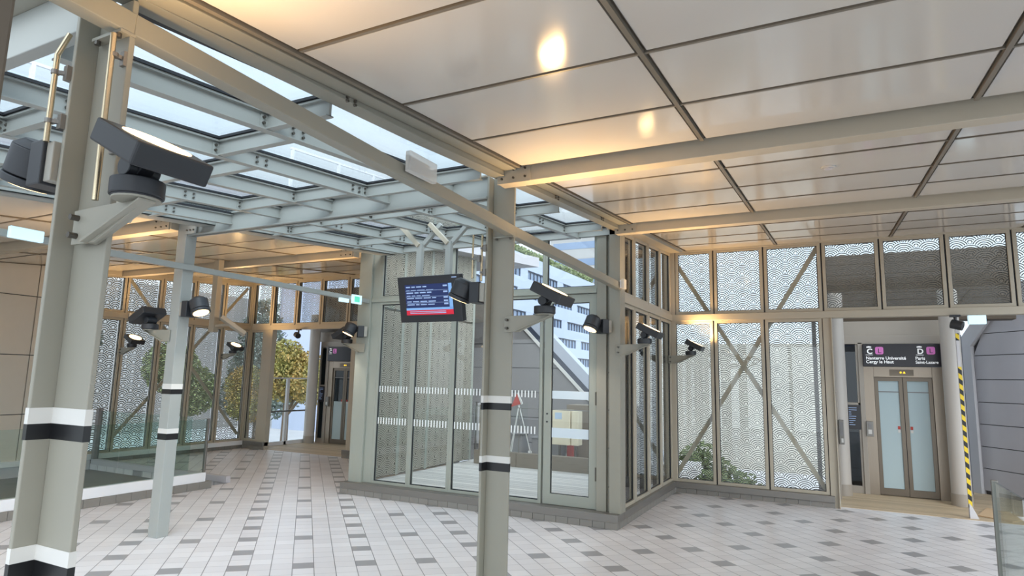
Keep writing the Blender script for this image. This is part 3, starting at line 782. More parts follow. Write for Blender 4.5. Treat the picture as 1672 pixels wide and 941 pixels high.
MB().box(-6.18, -6.176, 7.02, 7.13, 2.755, 2.835).build('green_face', 'exit', o)
tag(MB().box(-6.21, -6.17, 6.72, 6.9, 2.725, 2.779).build('small_light_bar', 'em_on', bevel=.004), 'small lit bar hanging under the pale tube beside the green sign', 'lamp')
o = thing('smoke_detector', 'small round disc detector on the right ceiling', 'detector', (.02, 5.45, zc(5.45)))
MB().cyl((.02, 5.45, zc(5.45) - .012), (.02, 5.45, zc(5.45) + .004), .055, 28).build('disc', 'ceiling', o, bevel=.003, smooth=True)
MB().cyl((.02, 5.45, zc(5.45) - .02), (.02, 5.45, zc(5.45) - .01), .03, 24).build('sensor', 'gpanel', o, smooth=True)

# ------------------------------------------------------------------ departure screen
tv = thing('departure_screen', 'black departure display hung in front of the court windows', 'screen', (-4.09, 5.95, 2.31))
W, H = .845, .53
cT = Matrix.Translation((-4.095, 5.93, 2.585)) @ Matrix.Rotation(R(0), 4, 'Z') @ Matrix.Rotation(R(13), 4, 'X')
MB().box(-W / 2, W / 2, -.03, .06, -H / 2, H / 2).xf(cT).build('housing', 'tv', tv, bevel=.006)
sx0, sx1, sz0, sz1 = -W / 2 + .098, W / 2 - .105, -H / 2 + .085, H / 2 - .092
scr = MB().box(sx0, sx1, -.034, -.03, sz0, sz1).xf(cT).build('screen', 'scr', tv)
def strip(n, mat, x0, x1, z0, z1, y=-.036): MB().box(x0, x1, y, y + .003, z0, z1).xf(cT).build(n, mat, scr)
hh = sz1 - sz0; ww = sx1 - sx0
strip('message_bar', 'scr3', sx0, sx1, sz0, sz0 + hh * .16)
strip('clock_bar', 'scr2', sx0, sx1, sz0 + hh * .16, sz0 + hh * .235)
strip('side_bar', 'scr2', sx1 - .045, sx1, sz0 + hh * .16, sz1)
ln = MB(); rnd = random.Random(4)
rows = [(.93, .030, 1), (.82, .012, 0), (.74, .032, 1), (.64, .018, 0), (.56, .024, 1), (.45, .026, 1), (.35, .026, 1)]
for fz, hgt, tm in rows:
    z = sz0 + hh * fz; x = sx0 + .02
    for k in range(4):
        L = rnd.uniform(.04, .11)
        if x + L > sx1 - .16: break
        ln.box(x, x + L, -.0375, -.0345, z - hgt * .34, z + hgt * .12); x += L + .02
    if tm: ln.box(sx1 - .115, sx1 - .06, -.0375, -.0345, z - .01, z + .008)
for fz in (.80, .60, .40):
    ln.box(sx0 + .01, sx1 - .05, -.0375, -.0345, sz0 + hh * fz - .003, sz0 + hh * fz)
for fz in (.11, .06): ln.box(sx0 + .05, sx1 - .1, -.0385, -.0355, sz0 + hh * fz - .004, sz0 + hh * fz + .004)
ln.xf(cT).build('timetable_lines', 'scrt', scr)
MB().box(W / 2 - .10, W / 2 - .035, -.032, -.03, H / 2 - .035, H / 2 - .025).xf(cT).build('maker_plate', 'scrt', tv)
for x in (-4.27, -3.87):
    MB().box(x - .035, x + .035, 5.9, 5.96, 2.8, 3.24).build('hanger_post', 'steel_blue', tv, bevel=.003)
    for sgn, mt in ((-1, 'frame'), (1, 'steel_blue')):  # right struts painted paler for the reflection along their tops
        MB().bar((x, 5.93 + sgn * .03, 3.21), (x + sgn * .26, 5.93 + sgn * .03, 3.46), .05, .05, (0, 1, 0)).build('hanger_strut', mt, tv, bevel=.003)
MB().box(-4.32, -3.82, 5.95, 5.99, 2.74, 2.82).build('hanger_bar', 'steel_blue', tv)
# second display, seen edge-on in the left hall
o = thing('departure_screen', 'beige-backed display seen edge-on, hung on a post in the left hall', 'screen', (-8.6, 7.0, 2.3))
MB().box(-9.2, -9.08, 6.95, 7.05, 2.35, 3.56).build('hanger_post', 'frame', o, bevel=.004)
e1 = Vector((-.777, .629, 0)); e2 = Vector((.52, .64, -.565)).normalized(); e3 = e1.cross(e2)
cT2 = Matrix(((e1.x, e2.x, e3.x, -8.66), (e1.y, e2.y, e3.y, 7.0), (e1.z, e2.z, e3.z, 2.44), (0, 0, 0, 1)))
MB().box(-.33, .33, -.22, .22, -.03, .03).xf(cT2).build('housing', 'frame', o, bevel=.006)
MB().bar((-9.12, 7.0, 2.45), (-8.74, 7.0, 2.47), .04, .04).build('arm', 'frame', o)

# ------------------------------------------------------------------ glass railings
def glass_railing(label, x, y0, y1, joints, kerb, endpost):
    o = thing('glass_railing', label, 'railing', (x, y1, 0))
    ys = [y0] + joints + [y1]
    for a, b in zip(ys[:-1], ys[1:]): MB().box(x - .009, x + .009, a + .006, b - .006, .2, 1.0).build('glass_pane', 'glass_green', o, bevel=.002)
    if kerb:
        MB().box(x - .05, x + .03, y0, y1 + .02, .105, .235).build('base_rail', 'white_metal', o, bevel=.004)
        t = MB(); n = int((y1 + .12 - y0) / .2)
        for i in range(n): t.box(x - .05, x + .045, y1 + .12 - (i + 1) * .2 + .002, y1 + .12 - i * .2 - .002, .001, .105)
        t.build('kerb_tile', 'plinth', o, bevel=.002)
    else: MB().box(x - .03, x + .03, y0, y1, 0, .2).build('base_rail', 'white_metal', o, bevel=.004)
    for y in endpost: MB().box(x - .022, x + .022, y - .012, y + .016, .2, 1.01).build('end_post', 'inox', o, bevel=.003)
glass_railing('long glass railing on a white rail with grey kerb tiles, left', -8.34, -2.5, 6.44, [-1.5, .2, 1.9, 3.5, 5.16], True, [6.44])
glass_railing('glass railing with steel end post at the lower right corner', 1.05, 1.2, 6.16, [3.6], False, [6.16])
o = thing('glass_railing', 'glass railing at the far side of the sunken left floor', 'railing', (-10.3, 7.0, 0))
for a, b in ((-12.0, -10.5), (-10.48, -9.45)): MB().box(a, b, 6.99, 7.008, .1, .95).build('glass_pane', 'glass_green', o)
MB().box(-12.05, -8.48, 6.96, 7.04, .0, .10).build('base_rail', 'gpanel', o, bevel=.004)
MB().box(-12.02, -11.94, 6.94, 7.02, .1, 1.0).build('end_post', 'gclad', o)

# ------------------------------------------------------------------ lifts
def text(s, size, loc, parent, mat, ext=.0015, name='lettering', bold=0.0):
    c = bpy.data.curves.new(name, 'FONT'); c.body = s; c.size = size; c.extrude = ext; c.offset = bold
    o = bpy.data.objects.new(name, c); COL.objects.link(o)
    dg = bpy.context.evaluated_depsgraph_get(); dg.update()
    me = bpy.data.meshes.new_from_object(o.evaluated_get(dg)); me.name = name
    bpy.data.objects.remove(o)
    mo = bpy.data.objects.new(name, me); COL.objects.link(mo)
    me.materials.clear(); me.materials.append(M[mat])
    mo.parent = parent; mo.rotation_euler = (PI / 2, 0, 0)
    mo.location = Vector(loc) - Vector(ORG[parent.name]); ORG[mo.name] = ORG[parent.name]
    return mo
def rrect(x0, x1, z0, z1, r, n=5):
    pts = []
    for cx, cz, a0 in ((x1 - r, z1 - r, 0), (x0 + r, z1 - r, 90), (x0 + r, z0 + r, 180), (x1 - r, z0 + r, 270)):
        pts += [(cx + r * math.cos(R(a0 + 90 * i / n)), cz + r * math.sin(R(a0 + 90 * i / n))) for i in range(n + 1)]
    return pts

def lift(label, full=True):
    L = thing('lift', label, 'lift', (.94, 11.9, 0))
    Y = 11.88
    pt = MB()
    pt.box(.38, .545, Y, Y + .14, 0, 2.03); pt.box(1.345, 1.52, Y, Y + .14, 0, 2.03)              # side casings
    pt.box(.545, 1.345, Y, Y + .14, 1.862, 2.03)
    pt.build('door_casing', 'inox_d', L, bevel=.004)
    MB().box(.335, .405, Y - .02, Y + .16, 0, 2.42).box(.12, 1.55, Y - .02, Y + .16, 2.395, 2.53).box(.12, .15, Y - .02, Y + .16, 0, 2.4).build('portal_frame', 'lift_pan', L, bevel=.004)
    MB().box(-.12, 1.75, Y + .05, Y + .15, 2.53, 2.775).build('header_panel', 'lift_pan', L, bevel=.004)
    MB().box(.15, .335, Y + .02, Y + .035, .12, 2.36).build('side_glass', 'lift_glass', L)
    MB().box(.15, .335, Y + .005, Y + .06, .0, .12).box(.15, .335, Y - .0, Y + .05, 1.40, 1.44).box(.30, .335, Y, Y + .05, .1, 2.4).build('side_glass_frame', 'lift_pan', L, bevel=.003)
    MB().box(.145, .33, Y - .008, Y, 1.01, 1.40).build('notice', 'sign', L)
    n = MB(); rr = random.Random(2)
    for i in range(9): n.box(.16, .16 + rr.uniform(.03, .12), Y - .010, Y - .008, 1.35 - i * .034, 1.358 - i * .034)
    n.build('notice_lines', 'scrt', L)
    # lift car glimpsed behind the side glass
    MB().box(-.05, 1.9, Y + .95, Y + 1.0, 0, 2.6).build('shaft_back', 'omull', L)
    # doors
    for i, (a, b) in enumerate(((.548, .942), (.948, 1.342))):
        D = MB().ring([(a, Y + .06, .012), (b, Y + .06, .012), (b, Y + .06, 1.86), (a, Y + .06, 1.86)], [(a + .055, Y + .06, .12), (b - .055, Y + .06, .12), (b - .055, Y + .06, 1.80), (a + .055, Y + .06, 1.80)], (0, -.035, 0)).build('door', 'door_frame', L, bevel=.003)
        if full: MB().box(a + .055, b - .055, Y + .04, Y + .05, .12, 1.80).build('door_glass', 'doorglass', D)
        else:
            MB().box(a + .055, b - .055, Y + .04, Y + .05, .12, 1.04).build('door_glass', 'doorglass', D)
            MB().box(a + .055, b - .055, Y + .04, Y + .05, 1.04, 1.80).build('door_glass', 'lift_glass', D)
        MB().box(a + .055, b - .055, Y + .036, Y + .039, 1.62, 1.635).build('door_bar', 'gclad', D)
        xs_ = b - .10 if i == 0 else a + .065
        MB().box(xs_, xs_ + .035, Y + .036, Y + .0395, 1.04, 1.09).build('door_sticker', 'red', D)
        MB().box(xs_, xs_ + .035, Y + .036, Y + .0395, .99, 1.03).build('door_sticker', 'white', D)
    ind = MB().box(.77, 1.10, Y - .006, Y + .01, 1.885, 1.985).build('indicator', 'brown', L, bevel=.003)
    MB().cyl((.925, Y - .009, 1.938), (.925, Y - .006, 1.938), .014, 14).build('arrow_lamp', 'amber', ind)
    MB().prism([(.955, 1.925), (.99, 1.925), (.9725, 1.957)], 'y', Y - .009, Y - .006).build('arrow_lamp', 'amber', ind)
    cb = MB().box(.40, .50, Y - .05, Y + .0, .91, 1.15).build('call_panel', 'inox', L, bevel=.006)
    MB().box(.425, .475, Y - .054, Y - .05, .95, 1.02).build('button_plate', 'white', cb)
    MB().box(.43, .47, Y - .054, Y - .05, 1.05, 1.12).build('speaker_grille', 'gclad', cb)
    sg = MB().box(.41, 1.49, Y - .07, Y - .02, 2.035, 2.39).build('sign_board', 'sign', L, bevel=.003)
    yy = Y - .0715
    def badge(x):
        MB().prism(rrect(x, x + .115, 2.225, 2.345, .025), 'y', yy - .002, yy).build('line_badge', 'pink', sg)
        text('L', .105, (x + .034, yy - .0035, 2.247), sg, 'sign', .001)
    def letter(c, x):
        text(c, .115, (x, yy - .001, 2.235), sg, 'signtxt', bold=.003)
        MB().prism([(x - .002, 2.332), (x + .066, 2.332), (x + .066, 2.350), (x + .032, 2.357), (x - .002, 2.350)], 'y', yy - .002, yy).build('letter_bar', 'signtxt', sg)
        MB().box(x - .018, x + .086, yy - .002, yy, 2.212, 2.218).build('letter_bar', 'signtxt', sg)
    letter('C', .465); badge(.585)
    if full:
        letter('D', 1.16); badge(1.285)
        text('Nanterre Université', .068, (.447, yy - .001, 2.142), sg, 'signtxt', bold=.0012)
        text('Cergy le Haut', .068, (.447, yy - .001, 2.082), sg, 'signtxt', bold=.0012)
        text('Paris', .068, (1.13, yy - .001, 2.142), sg, 'signtxt', bold=.0012)
        text('Saint-Lazare', .062, (1.13, yy - .001, 2.082), sg, 'signtxt', bold=.0012)
    return L
lift('lift with black direction sign and two frosted glass doors, right')
l2 = lift('far left lift half hidden behind the brown jamb', full=False)
l2.location = (.94 - 11.84, 11.9 + .30, 0)

def cylinder(label, x, y, r, z1):
    o = thing('round_column', label, 'column', (x, y, 0), group='white round columns by the lifts')
    MB().cyl((x, y, .05), (x, y, z1), r, 40).build('shaft', 'cyl', o, smooth=True)
    MB().cyl((x, y, 0), (x, y, .18), r + .006, 40).build('base_ring', 'lift_pan', o, smooth=True)
cylinder('white round column left of the right lift sign', .02, 11.55, .125, 3.2)
cylinder('white round column right of the right lift, beside the striped pole', 1.57, 11.55, .13, 3.2)
cylinder('white round column between the glass gate and far left lift', -11.78, 12.0, .13, 3.2)
cylinder('white round column standing behind the far left lift frame', -11.75, 12.85, .2, 2.76)
# dark lift head over each lift
o = thing('lift_shaft_housing', 'dark brown lift head behind the upper right lattice lights', 'lift shaft', (1.5, 12.2, 2.8))
MB().box(-.22, 2.5, 12.04, 12.3, 2.78, 3.93).build('cladding', 'darkbrown', o, bevel=.01)
o = thing('lift_shaft_housing', 'dark brown lift head behind the upper far left lattice lights', 'lift shaft', (-10, 12.5, 2.8))
MB().box(-12.0, -8.0, 12.36, 14.2, 2.78, 3.93).build('cladding', 'darkbrown', o, bevel=.01)

tag(MB().box(-.31, -.25, 11.0, 11.06, -.1, 2.7).build('support_post', 'gclad', bevel=.004), 'dark upright post behind the right lattice window nearest the lift', 'post')
# striped guard pole
o = thing('guard_pole', 'slim pole with yellow and black tape at the right lift opening', 'pole', (1.52, 10.56, 0))
MB().box(1.497, 1.535, 10.53, 10.57, 0, 2.68).build('pole', 'gtrim', o, bevel=.004)
MB().box(1.495, 1.537, 10.524, 10.531, .14, 2.0).box(1.495, 1.537, 10.524, 10.531, 2.36, 2.46).build('striped_tape', 'tape', o)
MB().prism([(1.50, 0.0), (1.60, 0.0), (1.58, .05), (1.53, .16), (1.50, .2)], 'y', 10.50, 10.515).build('foot_plate', 'gtrim', o)
# intercom post
o = thing('intercom_post', 'slim taupe post with a grey call box left of the right lift', 'post', (-.04, 11.1, 0))
MB().box(-.10, .0, 11.08, 11.2, 0, 1.62).build('post', 'lift_pan', o, bevel=.006)
c = MB().box(.0, .075, 11.06, 11.16, .82, 1.19).build('call_box', 'inox', o, bevel=.008)
MB().box(.02, .06, 11.054, 11.06, .95, 1.15).build('glass_flap', 'gclad', c)
MB().box(.03, .06, 11.045, 11.06, .85, .91).build('push_button', 'white', c)

# grey enclosure wall at the right
gw = thing('wall_right', 'pale grey panelled enclosure wall with a chamfered corner, right edge', 'wall', (0, 0, 0), kind='structure')
Tw = Matrix(((.57, .82, 0, 2.0), (-.82, .57, 0, 13.2), (0, 0, 1, 0), (0, 0, 0, 1)))   # local x along the wall, y into it
pn = MB()
zz = [.06, .42, .77, 1.13, 1.49, 1.86, 2.26, 2.62, 3.0, 3.4]
def xl(z): return .16 if z <= 2.42 else .16 + (z - 2.42) * .95
for a, b in zip(zz[:-1], zz[1:]): pn.prism([(xl(a), a + .006), (4.4, a + .006), (4.4, b - .006), (xl(b), b - .006)], 'y', 0, .03)
pn.xf(Tw).build('wall_panel', 'gpanel', gw)
MB().prism([(.1, 0), (4.4, 0), (4.4, 3.4), (1.0, 3.4), (.1, 2.45)], 'y', .031, .4).xf(Tw).build('wall_backing', 'joint', gw)
MB().prism([(-.10, 0), (.155, 0), (.155, 2.42), (1.1, 3.42), (.78, 3.42), (-.10, 2.5)], 'y', -.05, .05).xf(Tw).build('corner_trim', 'gtrim', gw, bevel=.004)
o = thing('cardboard_sheet', 'brown cardboard sheet on the floor behind the striped pole', 'sheet', (1.85, 11.0, 0))
MB().prism([(1.62, 10.75), (1.95, 10.5), (2.25, 10.9), (1.85, 11.5)], 'z', .006, .02).build('sheet', plain('cardboard', (190, 160, 125), .8), o)

# glass gate at the far left lift landing
o = thing('glass_gate', 'framed glass gate with a mid rail at the far left landing', 'gate', (-11.93, 10.65, 0))
g = MB()
for a in (10.62, 11.32, 12.02): g.box(-11.97, -11.91, a, a + .075, .0, 1.60)
g.box(-11.97, -11.91, 10.62, 12.09, 0, .09); g.box(-11.96, -11.92, 10.62, 12.09, 1.57, 1.60)
g.build('frame', 'white_metal', o, bevel=.004)
MB().bar((-11.89, 10.6, .80), (-11.89, 12.12, .80), .03, .035).build('push_bar', 'inox', o)
for a, b in ((10.695, 11.32), (11.395, 12.02)): MB().box(-11.945, -11.935, a, b, .09, 1.57).build('glass_pane', 'glass', o)
MB().box(-11.92, -11.88, 11.98, 12.08, .85, 1.0).build('latch', 'bolt', o)

# ------------------------------------------------------------------ the court
tag(MB().box(-6.42, -2.5, 7.565, 13.4, -.1, .12).build('floor_deck', 'deck'), 'weathered pale timber deck of the court', 'floor', kind='structure')
o = thing('lattice_screen', 'pale perforated wave-pattern cladding on the left side of the court', 'screen', (-6.35, 9, .14))
ys = [7.62, 8.42, 9.22, 10.0, 10.7]
for i in range(4):
    for (a, b) in ((.16, 2.74), (2.78, 4.6)):
        MB().box(-6.345, -6.34, ys[i] + .01, ys[i + 1] - .01, a, b).build('lattice_panel', 'lat_out', o)
for y in ys: MB().box(-6.37, -6.335, y - .035, y + .035, .14, 4.6).build('edge_post', 'frame_light', o)
MB().box(-6.40, -6.38, 7.6, 10.7, .14, 4.6).build('backing_sheet', plain('lattice_backing', (104, 98, 88), .7), o)
o = thing('low_parapet', 'low brown metal kerb along the back of the court deck', 'parapet', (-4.3, 10.5, .12))
for i, (a, b) in enumerate(((-6.1, -5.22), (-5.215, -3.80), (-3.795, -2.5))): MB().box(a, b, 10.45, 10.6, .12, .37).build('kerb_panel', 'brown', o, bevel=.004)
o = thing('wire_railing', 'thin wire railing above the brown kerb', 'railing', (-4.3, 10.52, .37))
MB().cyl((-6.1, 10.52, 1.17), (-2.55, 10.52, 1.17), .008, 8).cyl((-6.1, 10.52, .37), (-6.1, 10.52, 1.17), .012, 8).cyl((-5.2, 10.52, .37), (-5.2, 10.52, 1.17), .012, 8).build('wire', 'inox', o)
for x in (-6.0, -3.8): MB().box(x - .03, x + .03, 10.5, 10.54, .37, 1.2).build('post', 'brown', o)
o = thing('utility_cabinet', 'cream wall cabinet with a blue sticker behind the court', 'cabinet', (-4.55, 11.2, .5))
MB().box(-4.84, -4.44, 11.1, 11.35, .5, 1.14).box(-4.42, -4.28, 11.12, 11.34, .5, 1.13).build('body', 'cream', o, bevel=.012)
MB().box(-4.74, -4.60, 11.096, 11.10, .97, 1.09).build('sticker', 'blue', o, bevel=.004)
for x in (-4.7, -4.38): MB().cyl((x, 11.25, .12), (x, 11.25, .5), .02, 10).build('leg', 'bolt', o)
tag(MB().box(-4.62, -4.50, 11.4, 11.5, .12, .55).build('extinguisher_box', 'red', bevel=.02), 'small red object below the cream cabinet', 'box')
o = thing('metal_cupboard', 'brown metal cupboard behind the cream cabinet', 'cabinet', (-4.2, 11.8, .12))
MB().box(-4.75, -4.12, 11.7, 12.2, .12, 1.22).box(-4.10, -3.3, 11.7, 12.2, .12, 1.24).build('body', 'brown', o, bevel=.006)
o = thing('work_sign', 'folding roadwork sign with a red corner on a white stand', 'sign', (-5.5, 11.0, .12))
MB().prism([(-5.62, 1.16), (-5.42, 1.22), (-5.50, 1.42)], 'y', 11.0, 11.01).build('face', 'red', o)
MB().prism([(-5.50, 1.43), (-5.40, 1.21), (-5.37, 1.23), (-5.47, 1.44)], 'y', 10.995, 11.015).build('white_edge', 'white', o)
for p, q in (((-5.45, 11.0, 1.2), (-5.66, 11.0, .12)), ((-5.45, 11.0, 1.2), (-5.2, 11.15, .12)), ((-5.45, 11.0, 1.2), (-5.55, 10.85, .12))): MB().cyl(p, q, .010, 8).build('leg', 'white', o)
o = thing('notice_board', 'pale board standing left of the middle column, beyond the court', 'board', (-6.3, 11.2, .37))
MB().box(-6.55, -5.95, 11.2, 11.23, .40, 1.2).build('board', 'gtrim', o, bevel=.004)
for x in (-6.5, -6.0): MB().box(x - .02, x + .02, 11.18, 11.25, .12, 1.22).build('post', 'bolt', o)
for i, (x, zt) in enumerate(((-5.25, .55), (-5.72, .6), (-4.90, .58))):
    tag(MB().box(x - .13, x + .13, 11.45, 11.75, .12, zt).box(x - .15, x + .15, 11.43, 11.77, zt, zt + .03).build('grey_bin', 'gclad', bevel=.015),
        ['dark bin behind the roadwork sign, right of its legs', 'dark bin behind the roadwork sign, left of its legs', 'dark bin beside the court door glass edge'][i], 'bin', 'bins beyond the court')
# grey stair enclosure
o = thing('stair_enclosure', 'grey clad stair enclosure with a slanting edge beyond the court', 'enclosure', (-6, 13, -3.5))
cl = MB(); zz = [-3.5, .3, .85, 1.4, 1.95, 2.5, 3.02]
def xr(z): return -6.6 + (3.05 - z) * 1.02
for a, b in zip(zz[:-1], zz[1:]): cl.prism([(-7.7, a + .008), (xr(a), a + .008), (xr(b), b - .008), (-7.7, b - .008)], 'y', 13.0, 13.04)
cl.build('cladding', 'gclad', o)
MB().prism([(-7.7, -3.5), (xr(-3.5), -3.5), (xr(3.0), 3.0), (-7.7, 3.0)], 'y', 13.042, 14.6).build('core', 'joint', o)
def dg_(w0, w1, y0, y1, mat, nm):
    MB().prism([(xr(3.05) + w0, 3.07), (xr(3.05) + w1, 3.07), (xr(-1.5) + w1, -1.5), (xr(-1.5) + w0, -1.5)], 'y', y0, y1).build(nm, mat, o)
dg_(0.0, .09, 12.96, 13.1, 'white', 'edge_trim'); dg_(.09, .24, 13.0, 13.1, 'omull', 'dark_strip'); dg_(.24, .55, 13.0, 13.3, 'bldg2', 'outer_rail')  # pale trim, dark grey strip, bluish outer rail

# office building
ob = thing('office_building', 'long white office block with rows of dark windows beyond the court', 'building', (-32, 70, -3.5))
MB().box(-48, -32.3, 44, 92, -3.5, 15.3).box(-32.3, -32.0, 44, 92, 14.75, 16.2).build('wall', 'office', ob)
lv = [(13.45, 14.5), (11.15, 12.15), (8.4, 9.5), (6.0, 7.15), (3.6, 4.75), (1.2, 2.3), (-1.2, -.1)]
sp = MB()
zp = 15.0
for (a, b) in lv[::1]:
    sp.box(-32.3, -32.0, 44, 92, b, zp - .0 if zp < 15 else 14.75); zp = a
sp.build('spandrel', 'office', ob)
for k, (a, b) in enumerate(lv):
    y = 44.5 + (k * 4.3) % 7
    while y < 90:
        L = min(9.0 if (k % 2 == 0) else 6.5, 91.5 - y)
        fr = MB().box(-32.28, -32.22, y, y + L, a, b).build('window', 'owin', ob)
        mm = MB(); n = max(1, int(L / .95))
        for i in range(n + 1): mm.box(-32.24, -32.1, y + i * L / n - .05, y + i * L / n + .05, a, b)
        mm.box(-32.24, -32.1, y, y + L, b - .12, b); mm.build('mullion', 'omull', fr)
        MB().box(-32.3, -32.02, y + L, y + L + 1.9, a, b).build('pier', 'office', ob)
        y += L + 1.9
# leafy stuff ---------------------------------------------------------------
def leaves(blobs, n, size, seed):
    rr = random.Random(seed); m = MB()
    tot = sum(b[1] ** 2 for b in blobs)
    for (c, r, sc) in blobs:
        for i in range(int(n * r * r / tot)):
            d = Vector((rr.gauss(0, 1), rr.gauss(0, 1), rr.gauss(0, 1))).normalized() * r * (rr.random() ** .35)
            p = Vector(c) + Vector((d.x * sc[0], d.y * sc[1], d.z * sc[2]))
            a = Vector((rr.gauss(0, 1), rr.gauss(0, 1), rr.gauss(0, 1))).normalized(); b = a.orthogonal().normalized(); s_ = size * rr.uniform(.6, 1.3)
            m.add([p - a * s_, p + b * s_ * .6, p + a * s_, p - b * s_ * .6], [(0, 1, 2, 3)])
    return m
def tree(label, x, y, zg, ztrunk, blobs, mat, n=5000, size=.2, seed=1):
    o = thing('tree', label, 'tree', (x, y, zg), group='trees outside')
    m = MB().cyl((x, y, zg), (x, y, ztrunk), .22, 10, .14)
    for (c, r, sc) in blobs[:6]: m.cyl((x, y, ztrunk - .6), c, .09, 8, .03)
    m.build('trunk', 'bark', o, smooth=True)
    leaves(blobs, n, size, seed).build('foliage', mat, o)
one = (1, 1, 1)
tree('round yellow and green tree seen through the far left opening', -24.2, 23, -3.5, .2, [((-24.3, 23, 1.5), 1.25, one), ((-23.3, 23.3, 1.7), 1.15, one), ((-24.0, 22.6, 2.5), .9, one), ((-22.6, 23, 1.2), 1.05, one)], 'leaf_y', 14000, .07, 3)
tree('low green-yellow tree left of the round yellow tree', -27.6, 23.6, -3.5, -.5, [((-27.8, 23.6, 1.0), 1.1, one), ((-27.4, 23.4, .2), 1.1, one)], 'leaf_y', 7000, .07, 4)
tree('dark conifer rising behind the yellow tree', -33, 29, -3.5, 3.0, [((-33, 29, z), 2.6 - .27 * z, (1, 1, .5)) for z in (0, 1, 2, 3, 4, 5, 6)], 'leaf_d', 9000, .12, 5)
tree('grey-green tree far behind the far left lattice, nearer the beige panels', -36, 17, -3.5, 1.5, [((-36, 17, 4.2), 2.0, one), ((-35.5, 18.6, 3.2), 1.6, one)], 'leaf_d', 6000, .12, 6)
tree('green tree far behind the far left lattice, nearer the lift opening', -34, 23.5, -3.5, .5, [((-34, 23.5, 1.9), 1.5, one), ((-33.6, 24.6, .6), 1.5, one)], 'leaf_g', 6000, .12, 7)
o = thing('shrub', 'yellow-green shrub behind the lower right lattice windows', 'shrub', (-2.4, 15.5, -3.5))
MB().cyl((-2.4, 15.5, -3.5), (-2.4, 15.5, -.8), .09, 8, .04).build('stem', 'bark', o)
leaves([((-2.9, 15.5, -.4), .7, one), ((-2.2, 15.7, -.9), .7, one), ((-3.3, 15.6, -1.4), .8, one)], 2200, .09, 8).build('foliage', 'leaf_g', o)
o = thing('roof_garden', 'strip of roof greenery along the top of the white office block', 'plants', (-33, 60, 16.2))
leaves([((-33.2, 52 + i * 1.7, 16.85), .95, (1, 1.3, .6)) for i in range(23)], 5000, .22, 9).build('foliage', 'leaf_g', o); o['kind'] = 'stuff'
# far buildings, ground, vehicles
tag(MB().box(-160, 120, -60, 220, -3.8, -3.5).build('ground', 'ground'), 'pale street surface outside', 'ground', kind='structure')
def block(label, x0, x1, y0, y1, z1, mat, face, rows):
    o = thing('distant_building', label, 'building', ((x0 + x1) / 2, (y0 + y1) / 2, -3.5))
    MB().box(x0, x1, y0, y1, -3.5, z1).build('wall', mat, o)
    for k in range(rows):
        z = z1 - 1.6 - k * 3.0
        w_ = MB()
        if face == 'y': w_.box(x0 + .6, x1 - .6, y0 - .05, y0 + .02, z - 1.2, z)
        else: w_.box(x1 - .02, x1 + .05, y0 + .6, y1 - .6, z - 1.2, z)
        w_.build('window_band', 'owin', o)
block('blue-grey low building behind the right lattice windows', -14, 3, 42, 50, 4.2, 'bldg3', 'y', 0)
block('beige and white tower behind the end of the office block', -44, -34, 100, 118, 27, 'bldg', 'y', 7)
block('grey building behind the far left lattice windows', -70, -52, 10, 44, 9, 'bldg', 'x', 0)
block('pale low building across the street in the left opening', -86, -70, 44, 80, 4.5, 'bldg', 'x', 2)
def car(label, x, y, rz, L, Hh, Wd, mat):
    o = thing('car', label, 'vehicle', (x, y, -3.5), 0)
    ORG[o.name] = (0, 0, 0)
    MB().prism([(-L / 2, .3), (L / 2, .3), (L / 2, .85), (L * .30, .95), (L * .16, Hh), (-L * .42, Hh), (-L / 2, .95)], 'y', -Wd / 2, Wd / 2).build('body', mat, o, bevel=.05)
    MB().prism([(L * .265, .98), (L * .145, Hh - .08), (-L * .39, Hh - .08), (-L * .43, .98)], 'y', -Wd / 2 - .01, Wd / 2 + .01).build('side_glass', 'carg', o)
    for sx in (-.3, .3):
        for sy in (-1, 1): MB().cyl((L * sx, sy * (Wd / 2 - .2), .32), (L * sx, sy * (Wd / 2 + .02), .32), .32, 18).build('wheel', 'tyre', o)
    o.rotation_euler = (0, 0, rz)
car('white van in the street beyond the far left gate', -56, 47, 1.0, 5.2, 2.3, 2.0, 'carw')
car('blue-white car in the street right of the white van', -50, 49, 1.1, 4.3, 1.5, 1.8, 'carb')
car('white van behind the far left lattice windows', -29, 14.0, 1.5, 5.4, 2.4, 2.0, 'carw')

# ------------------------------------------------------------------ world, sun, camera
wd = bpy.data.worlds.new('overcast_sky'); scn.world = wd; wd.use_nodes = True
n = wd.node_tree.nodes; l = wd.node_tree.links; bg = n['Background']
class _W: node_tree = wd.node_tree
t = NT(_W)
tc = t.node('ShaderNodeTexCoord'); nv = t.node('ShaderNodeVectorMath', operation='NORMALIZE'); t.link(tc.outputs['Generated'], nv.inputs[0])
sp = t.node('ShaderNodeSeparateXYZ'); t.link(nv.outputs[0], sp.inputs[0])
up = t.m('MAXIMUM', sp.outputs[2], 0.0)
grad = t.mix(t.m('POWER', up, .6), (.80, .89, .96, 1), (.60, .78, .94, 1))
nz = t.node('ShaderNodeTexNoise'); nz.inputs['Scale'].default_value = 2.2; nz.inputs['Detail'].default_value = 6; nz.inputs['Roughness'].default_value = .55
t.link(nv.outputs[0], nz.inputs['Vector'])
cl = t.m('MULTIPLY', t.m('SUBTRACT', nz.outputs['Fac'], .42), 3.2); cl = t.m('MINIMUM', t.m('MAXIMUM', cl, 0.0), 1.0)
grad = t.mix(t.m('MULTIPLY', cl, .8), grad, (.93, .95, .98, 1))
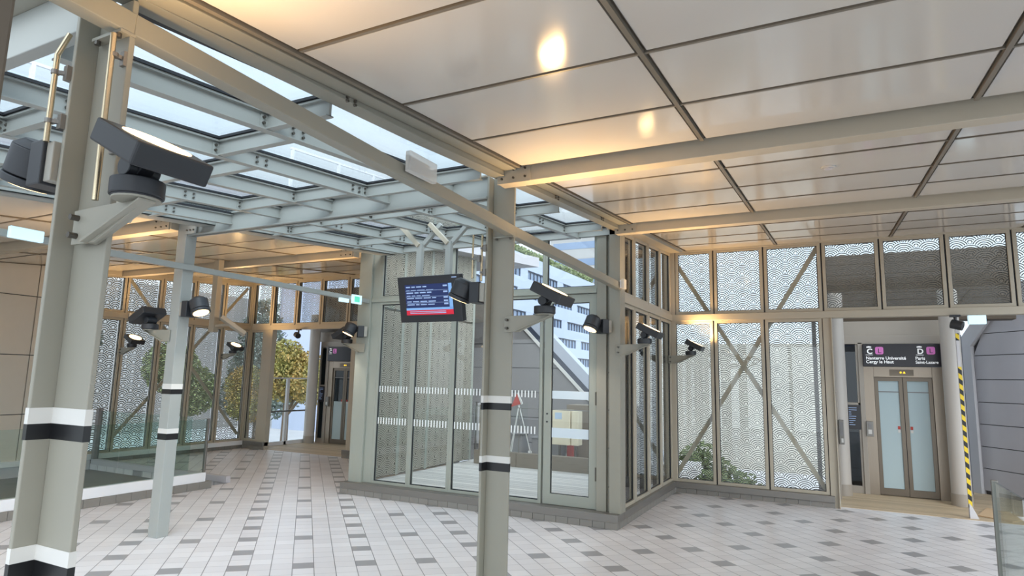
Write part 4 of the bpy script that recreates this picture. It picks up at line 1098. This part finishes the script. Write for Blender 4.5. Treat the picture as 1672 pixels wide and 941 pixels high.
dt = t.node('ShaderNodeVectorMath', operation='DOT_PRODUCT'); t.link(nv.outputs[0], dt.inputs[0]); dt.inputs[1].default_value = Vector((.66, -.62, .42)).normalized()
gl = t.m('POWER', t.m('MAXIMUM', dt.outputs['Value'], 0.0), 2.0)
t.link(grad, bg.inputs[0]); t.link(t.m('MULTIPLY_ADD', gl, 3.6, 1.6), bg.inputs[1])
sd = bpy.data.lights.new('veiled_sun', 'SUN'); sd.energy = 1.6; sd.angle = R(35); sd.color = (1, .97, .92)
so = bpy.data.objects.new('veiled_sun', sd); COL.objects.link(so); so.rotation_euler = Vector((-.55, .6, -.58)).to_track_quat('-Z', 'Y').to_euler(); so.location = (8, -8, 9)

cam = bpy.data.cameras.new('camera'); co = bpy.data.objects.new('camera', cam); COL.objects.link(co)
F_PX, PITCH, ROLL, AZ = 1026.14, .1433, .02294, -.47516
cam.sensor_fit = 'HORIZONTAL'; cam.sensor_width = 36; cam.lens = F_PX / 1672 * 36; cam.clip_start = .05; cam.clip_end = 500
Fv = Vector((math.sin(AZ) * math.cos(PITCH), math.cos(AZ) * math.cos(PITCH), math.sin(PITCH)))
Rv = Vector((math.cos(AZ), -math.sin(AZ), 0)); Uv = Rv.cross(Fv)
R2 = Rv * math.cos(ROLL) + Uv * math.sin(ROLL); U2 = Uv * math.cos(ROLL) - Rv * math.sin(ROLL)
co.matrix_world = Matrix(((R2.x, U2.x, -Fv.x, 0), (R2.y, U2.y, -Fv.y, 0), (R2.z, U2.z, -Fv.z, 1.7), (0, 0, 0, 1)))
scn.camera = co
vs = scn.view_settings
scn.display_settings.display_device = 'sRGB'
vs.view_transform = 'Standard'; vs.look = 'None'; vs.exposure = -0.15; vs.gamma = 1.0; vs.use_curve_mapping = False
cy = scn.cycles
cy.max_bounces = 8; cy.diffuse_bounces = 5; cy.glossy_bounces = 4; cy.transmission_bounces = 6; cy.transparent_max_bounces = 24
cy.use_denoising = True; cy.sample_clamp_indirect = 6.0; cy.caustics_reflective = False; cy.caustics_refractive = False
